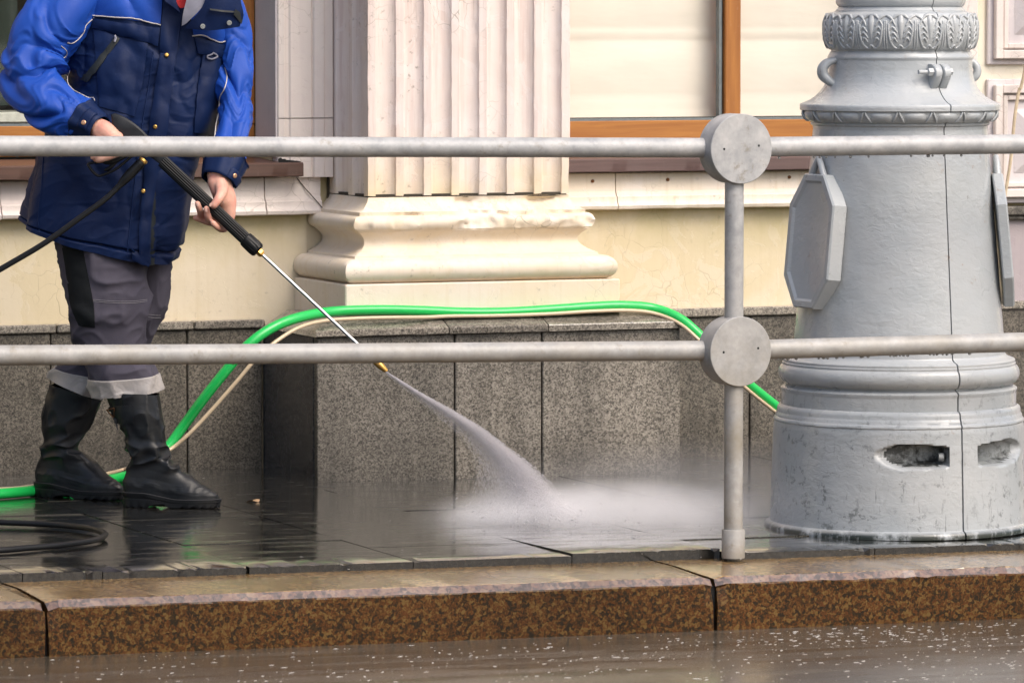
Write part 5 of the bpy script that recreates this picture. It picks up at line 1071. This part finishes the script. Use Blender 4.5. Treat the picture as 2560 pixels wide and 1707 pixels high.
def gtube(name, pts, m, ns=16, smooth=40, parent=gun): return mesh(name, *tube([gp(x, y) for x, y, r in pts], [r for _, _, r in pts], ns), m, parent, smooth=smooth)
# ribbed grip sleeve
t0, t1 = gp(372, 370), gp(566, 556); n = 48; ph = np.linspace(0, 2 * math.pi, 96, endpoint=False); rr = 0.0168 + 0.0026 * (np.abs(np.sin(ph * 8)) ** 0.7); P = t0 + (t1 - t0) * np.linspace(0, 1, n)[:, None]
V = P[:, None] + rr[None, :, None] * (np.cos(ph)[None, :, None] * gs + np.sin(ph)[None, :, None] * gn); mesh('grip_sleeve', V, gridf(n, 96, cv=True, capu=True), M['blackplastic'], gun, smooth=35)
ph2 = np.linspace(0, 2 * math.pi, 60, endpoint=False); fl = 0.0006 - 0.0018 * (np.abs(np.sin(ph2 * 5)) < 0.35); c0 = gp(560, 550); c1 = gp(592, 579); R2 = np.array([0.0185, 0.0225, 0.0235, 0.0235, 0.0225, 0.018, 0.012]); tt = np.array([0, 0.04, 0.25, 0.7, 0.92, 1.0, 1.01])
V = (c0 + (c1 - c0) * tt[:, None])[:, None] + (R2[:, None] + fl[None] * np.array([0, 0, .4, 1, 1, .6, 0])[:, None])[..., None] * (np.cos(ph2)[None, :, None] * gs + np.sin(ph2)[None, :, None] * gn); mesh('collar_nut', V, gridf(7, 60, cv=True, capu=True), M['blackplastic'], gun, smooth=40)
gtube('hex_fitting', [(588, 575, .0115), (594, 580, .0125), (598, 584, .0125), (602, 588, .009)], M['brass'], 6, 20)
gtube('lance_tube', [(598, 584, .0052), (700, 680, .0052), (800, 773, .0052), (868, 836, .0052)], M['chrome'], 14)
gtube('nozzle', [(856, 824, .0075), (858, 826, .0105), (872, 839, .0115), (880, 846, .0095), (888, 853.5, .0065), (887.5, 853, .003)], M['brass'], 14, 30)
# pistol body: receiver, rear shell, grip, trigger guard, trigger
def slab(pts, d0, thick, m, name, bev=0.004):
    """solid plate with a rounded edge from an outline in sketch pixels"""
    C = np.array([[x, y] for x, y in pts], float); ctr = C.mean(0); rings = []
    for sc, dz in ((0.86, -thick / 2), (1.0, -thick / 2 + bev), (1.0, thick / 2 - bev), (0.95, thick / 2 - bev * 0.3), (0.80, thick / 2)):
        rings.append([J(*(ctr + (p - ctr) * sc), d0 + dz) for p in C])
    V = np.array(rings).reshape(-1, 3); k = len(C); return mesh(name, V, gridf(5, k, cv=True, capu=True), m, gun, smooth=35)
sm_ = lambda pts, n=36: [tuple(q[:2]) for q in spline(np.column_stack([np.array(pts + pts[:1], float), np.zeros(len(pts) + 1)]), n)[:-1]]
slab(sm_([(255, 263), (262, 260), (280, 266), (304, 280), (326, 298), (348, 322), (372, 350), (384, 366), (372, 378), (352, 366), (318, 342), (296, 330), (274, 312), (259, 288)]), .292, .046, M['greyplastic'], 'gun_body', 0.010)
slab(sm_([(290, 322), (312, 338), (304, 352), (282, 368), (256, 378), (236, 376), (240, 362), (262, 346)]), .300, .036, M['blackplastic'], 'pistol_grip', 0.010)
gpts = [J(x, y, .305) for x, y in ((236, 372), (204, 376), (207, 386), (216, 397), (226, 404), (236, 402), (262, 391), (280, 378), (299, 362), (318, 350))]
C = spline(gpts, 60); T_, N_, B_2 = frames(C); a = np.linspace(0, 2 * math.pi, 10, endpoint=False); V = C[:, None] + 0.0042 * (np.cos(a)[None, :, None] * np.cross(T_, TOC)[:, None]) + 0.0085 * (np.sin(a)[None, :, None] * TOC); mesh('trigger_guard', V, gridf(60, 10, cv=True, capu=True), M['blackplastic'], gun, smooth=60)
mesh('trigger', *tube(spline([J(288, 350, .30), J(272, 366, .305), J(252, 386, .303), J(240, 392, .30)], 20), [0.006] * 18 + [0.004, 0.003], 8), M['blackplastic'], gun)
# hose tail: brass ring, connector with strain relief
mesh('brass_ring', *tube([J(331, 366, .306), J(328, 370, .307), J(325, 373.5, .308)], [0.013, 0.0145, 0.012], 16), M['brass'], gun, smooth=30)
mesh('hose_connector', *tube([J(329, 369, .307), J(320, 378, .309), J(312, 386, .31), J(298, 401, .312), J(284, 416, .313), J(273, 428, .314), J(270, 431, .314), J(268, 433, .314)], [.012, .0145, .0145, .0155, .013, .0085, .0095, .008], 18), M['blackplastic'], gun, smooth=45)
for k in range(5):
    c = J(321 - k * 3, 377 + k * 3.2, .309); dd_ = J(310, 388, .31) - J(322, 376, .309); dd_ /= np.linalg.norm(dd_); mesh('connector_rib', *tube([c - dd_ * 0.0012, c + dd_ * 0.0012], 0.0158, 18), M['blackplastic'], gun)

# black hose: from the gun out to the left, back as a loop lying on the paving
def gpt(x, y, h): p = atG(x * VP, y * VP, h); return p
hose = [J(273, 428, .314), J(255, 446, .316), J(235, 463, .318), J(180, 503, .32), (J(100, 560, .32)), J(0, 619, .32), J(-120, 690, .32), J(-260, 800, .31), J(-360, 960, .30), J(-380, 1090, .32)]
loop = [gpt(-300, 1185, .012), gpt(-120, 1194, .012), gpt(0, 1199, .012), gpt(120, 1204, .012), gpt(200, 1212, .0125), gpt(236, 1222, .014), gpt(240, 1229, .014), gpt(215, 1240, .012), gpt(140, 1251, .012), gpt(60, 1258, .012), gpt(0, 1263, .012), gpt(-150, 1272, .012), gpt(-400, 1275, .012), gpt(-900, 1262, .012), gpt(-1700, 1250, .012)]
mesh('pressure_hose', *tube(spline(hose + loop, 300), 0.0088, 14), M['rubber'], None, smooth=60, label='thin black pressure hose running from the gun and looping on the wet paving', cat='hose')

# green hose and pale cable over the plinth coping
def gh(name, col):
    b = NB(name); n = b.noise(40, 3); st = b.ramp(b.noise(1.0, 2, 0.5, b.pos((50, 50, 50))), [(0.6, 0.0), (0.72, 1.0)]); return b.out(b.mix(col, tuple(c * 0.7 for c in col), b.math('MULTIPLY', st, 0.35)), 0.32, 0, b.bump(b.noise(200, 2), 0.06, 0.002), coat=0.2)
M['green'] = gh('green_rubber', (0.012, 0.50, 0.095)); M['cable'] = gh('cream_cable', (0.62, 0.49, 0.33))
YCO = 15.02
def yv(x, y, Y): return atY(x * VP, y * VP, Y)
GR = 0.0165
grn = [gpt(-1700, 1180, .018), gpt(-900, 1165, .018), gpt(-330, 1150, .018), gpt(-150, 1143, .018), gpt(0, 1133.5, .018), gpt(120, 1122, .018), gpt(220, 1107, .018), gpt(300, 1090, .018), yv(345, 1066, 15.10), yv(385, 1027, 15.12), yv(420, 980, 15.113), yv(470, 912, 15.06), yv(520, 850, 15.02), yv(567, 795, 15.00), yv(620, 756, 15.005), yv(680, 731, 15.03), yv(760, 716, 15.10), yv(860, 712, 15.113), yv(960, 713.5, 15.113), yv(1060, 717.5, 15.113), yv(1160, 717, 15.113), yv(1260, 711.5, 15.113), yv(1360, 704.5, 15.113), yv(1430, 702, 15.113), yv(1500, 708, 15.113), yv(1560, 731, 15.06), yv(1605, 768, 15.02), yv(1665, 828, 15.0), yv(1715, 878, 15.02), yv(1785, 935, 15.1), yv(1840, 980, 15.2), yv(1900, 1040, 15.3), gpt(2050, 1085, .018), gpt(2300, 1090, .018), gpt(2700, 1080, .018)]
mesh('garden_hose', *tube(spline(grn, 520), GR, 20), M['green'], None, smooth=60, label='bright green rubber hose draped over the granite coping of the pier', cat='hose')
cab = [gpt(-1700, 1172, .02), gpt(-900, 1152, .02), gpt(-300, 1132, .03), gpt(0, 1123, .03), gpt(80, 1115, .028), gpt(180, 1103, .02), gpt(245, 1088, .02), gpt(290, 1076, .02), yv(350, 1052, 15.03), yv(392, 1031, 15.06), yv(430, 1000, 15.04), yv(480, 948, 15.02), yv(540, 880, 14.99), yv(590, 822, 14.97), yv(640, 780, 14.98), yv(690, 751, 15.01), yv(745, 737, 15.05), yv(820, 731.5, 15.07), yv(900, 729.5, 15.07), yv(980, 728.5, 15.09), yv(1040, 726, 15.098), yv(1140, 725, 15.098), yv(1260, 721, 15.098), yv(1360, 715, 15.098), yv(1440, 713, 15.098), yv(1500, 719, 15.098), yv(1555, 740, 15.05), yv(1600, 776, 15.0), yv(1660, 838, 14.985), yv(1712, 890, 15.0), yv(1780, 945, 15.08), yv(1840, 990, 15.18), yv(1900, 1050, 15.28), gpt(2050, 1095, .012), gpt(2400, 1100, .012)]
mesh('power_cable', *tube(spline(cab, 460), 0.0062, 10), M['cable'], None, smooth=60, label='thin cream cable running along the underside of the green hose', cat='cable')
# ================================================================== WATER JET, MIST, DEBRIS
NZ = J(888, 853.5, .345); HIT = atG(1345, 1306); 
def droplets(n, fn, smin, smax, stretch):
    P, Dv, sz = fn(n); n = len(P); u = np.cross(Dv, [0.3, 0.7, 0.64]); u /= np.linalg.norm(u, axis=1)[:, None]; v = np.cross(Dv, u)
    base = np.array([[1, 0, 0], [-0.5, 0.87, 0], [-0.5, -0.87, 0], [0, 0, 1], [0, 0, -1]], float)
    V = P[:, None] + sz[:, None, None] * (base[None, :, 0:1] * u[:, None] + base[None, :, 1:2] * v[:, None] + stretch * base[None, :, 2:3] * Dv[:, None])
    Fb = np.array([[0, 1, 3], [1, 2, 3], [2, 0, 3], [1, 0, 4], [2, 1, 4], [0, 2, 4]]); F_ = (np.arange(n)[:, None, None] * 5 + Fb[None]).reshape(-1, 3)
    return V.reshape(-1, 3), F_
UPE = np.array([(885, 851), (963, 899), (1050, 947), (1114, 987), (1170, 1031), (1219, 1068), (1262, 1112), (1322, 1192)], float)
LOE = np.array([(884, 857), (952, 910), (1012, 957), (1062, 999), (1098, 1042), (1112, 1087), (1106, 1137), (1090, 1192)], float)
def dn(t): return 0.345 + (((HIT - PM) @ TOC) - 0.345) * t
def fan(t, s, off):
    k = np.linspace(0, 1, 8); u = np.stack([np.interp(t, k, UPE[:, i]) for i in (0, 1)], -1); l = np.stack([np.interp(t, k, LOE[:, i]) for i in (0, 1)], -1)
    xy = (l * (1 - s[..., None]) + u * s[..., None]) * VP; d = dn(t) + off
    r = RT * (xy[..., 0:1] - 1280) + UW * (853.5 - xy[..., 1:2]) + FW * FPX; tt = ((PM - O) @ F0 - d) / (r @ F0); return O + r * tt[..., None]
def jet(n):
    t = RNG.random(n) ** 0.7; core = RNG.random(n) < 0.78
    s = np.where(core, 0.70 + 0.13 * RNG.normal(size=n), 0.86 - np.abs(RNG.normal(size=n)) * 0.42); s = np.where(s > 1.06, 0.8, s)
    ok = s > -0.15; t, s = t[ok], s[ok]; off = RNG.normal(size=len(t)) * (0.004 + 0.028 * t)
    P = fan(t, s, off); Q = fan(np.minimum(t + 0.04, 1.04), s, off); P[:, 2] = np.maximum(P[:, 2], gz(P[:, 0]) + 0.002); D = Q - P; D /= np.linalg.norm(D, axis=1)[:, None] + 1e-9
    return P, D, RNG.uniform(0.0002, 0.00042, len(t)) * (0.8 + 0.5 * t)
def water_m():
    b = NB('water_spray'); d = b.n('BsdfDiffuse'); d.inputs[0].default_value = (0.86, 0.84, 0.86, 1); t = b.n('BsdfTranslucent'); t.inputs[0].default_value = (0.86, 0.84, 0.86, 1); tr = b.n('BsdfTransparent')
    m1 = b.n('MixShader'); m1.inputs[0].default_value = 0.5; b.put(m1.inputs[1], d.outputs[0]); b.put(m1.inputs[2], t.outputs[0])
    m2 = b.n('MixShader'); m2.inputs[0].default_value = 0.55; b.put(m2.inputs[1], tr.outputs[0]); b.put(m2.inputs[2], m1.outputs[0]); o = b.n('OutputMaterial'); b.put(o.inputs[0], m2.outputs[0]); return b.m
M['water'] = water_m()
def raw(name, V, F_, m, parent=None, **kw):
    me = bpy.data.meshes.new(name); o0 = np.array([*V.mean(0)[:2], V[:, 2].min()]); V = V - o0
    me.vertices.add(len(V)); me.vertices.foreach_set('co', V.ravel()); me.loops.add(F_.size); me.loops.foreach_set('vertex_index', F_.ravel().astype(np.int32))
    me.polygons.add(len(F_)); me.polygons.foreach_set('loop_start', np.arange(0, F_.size, 3, dtype=np.int32)); me.update(calc_edges=True); me.validate(); me.materials.append(m)
    o = bpy.data.objects.new(name, me); link(o, parent, o0); return props(o, **kw)
V, F_ = droplets(90000, jet, 0, 0, 14.0); jet_o = raw('water_jet', V, F_, M['water'], label='fan of white water shooting from the lance nozzle to the paving', cat='water jet', kind='stuff')
def splash(n):
    g = RNG.normal(size=(n, 3)); r = np.abs(RNG.normal(size=n)) ** 0.9; th = RNG.uniform(-0.5, 0.5, n) + 0.0
    P = HIT + RT * (r * 0.30 * np.cos(th) - 0.16 + 0.06 * g[:, 0])[:, None] + F0 * (0.16 * g[:, 1] * (0.5 + r))[:, None]; P[:, 2] = gz(P[:, 0]) + 0.003 + np.abs(RNG.normal(size=n)) * (0.012 + 0.035 * np.exp(-r))
    D = RT + UP * RNG.uniform(-0.2, 0.9, n)[:, None] + F0 * RNG.uniform(-.5, .5, n)[:, None]; D /= np.linalg.norm(D, axis=1)[:, None]; return P, D, RNG.uniform(0.0003, 0.0007, n) * (1 + 2.0 * (RNG.random(n) < 0.04))
def vol_m(name, dens):
    b = NB(name); pv = b.n('VolumePrincipled'); pv.inputs['Color'].default_value = (0.999, 0.992, 0.999, 1); pv.inputs['Density'].default_value = dens; pv.inputs['Anisotropy'].default_value = 0.0; o = b.n('OutputMaterial'); b.put(o.inputs['Volume'], pv.outputs[0]); return b.m
def shell(s0, s1, th, dens, lbl, t1=1.0):
    t = np.linspace(0.0, t1, 40); a = np.linspace(0, 2 * math.pi, 28, endpoint=False); T, A = np.meshgrid(t, a, indexing='ij')
    wob = 1 + 0.10 * pnoise(np.stack([T * 5, np.cos(A) + s0 * 9, np.sin(A)], -1)); s = (s0 + s1) / 2 + (s1 - s0) / 2 * np.cos(A) * wob
    V = fan(T, s, np.sin(A) * th * (0.06 + T) * wob); mesh('spray_veil', V, gridf(40, 28, cv=True, capu=True), vol_m('jet_spray', dens), jet_o, smooth=60, kind='stuff')
for s0_, s1_, th_, dn_, lb_ in ((-0.22, 1.06, 0.085, 0.7, 'thinnest outer veil of the water jet'), (0.02, 0.99, 0.075, 1.2, 'faint outer spray of the water jet falling to the paving'), (0.22, 0.93, 0.064, 2.0, 'outer body of the white water jet'),
                        (0.40, 0.87, 0.052, 4.5, 'middle body of the white water jet between nozzle and paving'), (0.56, 0.80, 0.040, 9.0, 'dense bright core along the upper edge of the water jet')): shell(s0_, s1_, th_, dn_, lb_)
V, F_ = droplets(7000, splash, 0, 0, 4.0); spl = raw('water_splash', V, F_, M['water'], label='white splash and low drifting mist where the jet strikes the paving', cat='splash', kind='stuff')
# mist: soft volume hanging low over the paving to the right of the strike
def mist_box(name, c, half, dens, rotz, lbl, fall=1.0, shear=0.0):
    V, Fc = box(-1, 1, -1, 1, -1, 1); b = NB(name); tcn = b.n('TexCoord').outputs['Object']
    mp = b.n('Mapping'); b.put(mp.inputs[0], tcn); mp.inputs['Scale'].default_value = tuple(1 / h for h in half); p = mp.outputs[0]
    ln = b.n('VectorMath', operation='LENGTH'); b.put(ln.inputs[0], p); r = ln.outputs['Value']
    f = b.math('POWER', b.math('SUBTRACT', 1.0, r, clamp=True), fall)
    nz = b.ramp(b.noise(1.0, 4, 0.55, b.pos((7, 7, 10)), dist=0.6), [(0.3, 0.35), (0.72, 1.5)])
    d = b.math('MULTIPLY', b.math('MULTIPLY', f, nz), dens)
    pv = b.n('VolumePrincipled'); pv.inputs['Color'].default_value = (0.998, 0.99, 0.998, 1); b.put(pv.inputs['Density'], d); pv.inputs['Anisotropy'].default_value = 0.0
    o = b.n('OutputMaterial'); b.put(o.inputs['Volume'], pv.outputs[0])
    V = V * np.array(half); me = bpy.data.meshes.new(name); me.from_pydata(V.tolist(), [], Fc); me.materials.append(b.m); ob = bpy.data.objects.new(name, me); link(ob, spl, c); ob.rotation_euler = (0, 0, rotz); return props(ob, kind='stuff')
mist_box('mist', HIT - RT * 0.02 + UP * 0.004, (0.30, 0.15, 0.075), 48.0, -YAW, 'bright white spray burst where the jet strikes the paving', 1.6)
mist_box('mist', HIT + RT * 0.22 + UP * 0.01, (0.62, 0.34, 0.125), 13.0, -YAW, 'low drifting white mist over the paving right of the water jet', 1.3)
mist_box('mist', HIT + RT * 0.52 + F0 * 0.28 + UP * 0.02, (0.85, 0.70, 0.22), 0.9, -YAW, 'thin haze of spray before the granite between jet and lamp post', 1.2)

# debris: pale flecks floating on the road film and a few on the paving
def flecks(name, n, fn, smin, smax, m, label, cat, parent=None):
    g = []
    for k in range(n):
        x, y, z = fn(); s = smin + (smax - smin) * RNG.random() ** 2.5; a = RNG.normal() * 0.5 + 0.2; c_, s2 = math.cos(a), math.sin(a); el = RNG.uniform(1.0, 3.0)
        q = [(1, 0), (0.5, 0.7), (-0.4, 0.8), (-1, 0.1), (-0.5, -0.7), (0.6, -0.6)]; J_ = RNG.uniform(0.75, 1.2, 6)
        V = [(x + s * j * (u * el * c_ - v * s2), y + s * j * (u * el * s2 + v * c_), z + 0.0008) for (u, v), j in zip(q, J_)] + [(x + s * j * 0.6 * (u * el * c_ - v * s2), y + s * j * 0.6 * (u * el * s2 + v * c_), z + 0.0008 + s * 0.10) for (u, v), j in zip(q, J_)]
        g.append((np.array(V), [[i, (i + 1) % 6, 6 + (i + 1) % 6, 6 + i] for i in range(6)] + [list(range(6, 12))]))
    return mesh(name, *join(*g), m, parent, smooth=0, label=label, cat=cat, kind='stuff')
M['fleck'] = simple('pale_grit', (0.72, 0.69, 0.64), 0.45)
def on_road():
    while True:
        x, y = RNG.uniform(0, 2600), RNG.uniform(1530, 1705)
        p = atG(x, y, ROADZ)
        dens = 0.07 + 0.95 * np.exp(-((x - 2150) / 360) ** 2) * np.exp(-((y - 1580) / 38) ** 2) + 0.22 * (pnoise(np.array([[p[0] * 2.5, p[1] * 6, 0]]))[0] > 0.1)
        if p[1] < 12.27 and RNG.random() < dens: return p[0], p[1], gz(p[0]) + ROADZ
flecks('grit', 1300, on_road, 0.0005, 0.0046, M['fleck'], 'pale grit and ice flecks scattered on the wet brown road', 'grit')
def on_pave():
    x, y = RNG.uniform(0, 2400), RNG.uniform(1190, 1430); p = atG(x, y, 0.003); return p[0], p[1], gz(p[0]) + 0.002
flecks('grit', 60, on_pave, 0.0008, 0.003, M['fleck'], 'tiny pale specks lying on the dark wet paving slabs', 'grit')
def on_cope():
    y = RNG.uniform(15.055, 15.075); return RNG.uniform(5.4, 6.55), y, 0.4775 + (y - 15.054) * 0.385
flecks('grit', 26, on_cope, 0.001, 0.004, M['fleck'], 'pale crumbs on the granite coping in front of the pilaster', 'grit')
lf_ = atG(634, 1256); a = np.linspace(0, 2 * math.pi, 14, endpoint=False)
lv = np.array([[lf_[0] + 0.020 * math.cos(q) * (1 + 0.25 * math.sin(3 * q)), lf_[1] + 0.016 * math.sin(q) * (1 + 0.3 * math.cos(2 * q)), lf_[2] + 0.006 + 0.004 * math.sin(2 * q)] for q in a] + [[lf_[0], lf_[1], lf_[2] + 0.004]])
mesh('dead_leaf', lv, [[i, (i + 1) % 14, 14] for i in range(14)], simple('dry_leaf', (0.42, 0.27, 0.15), 0.6), None, label='small pale brown leaf on the wet slab right of the boots', cat='leaf')
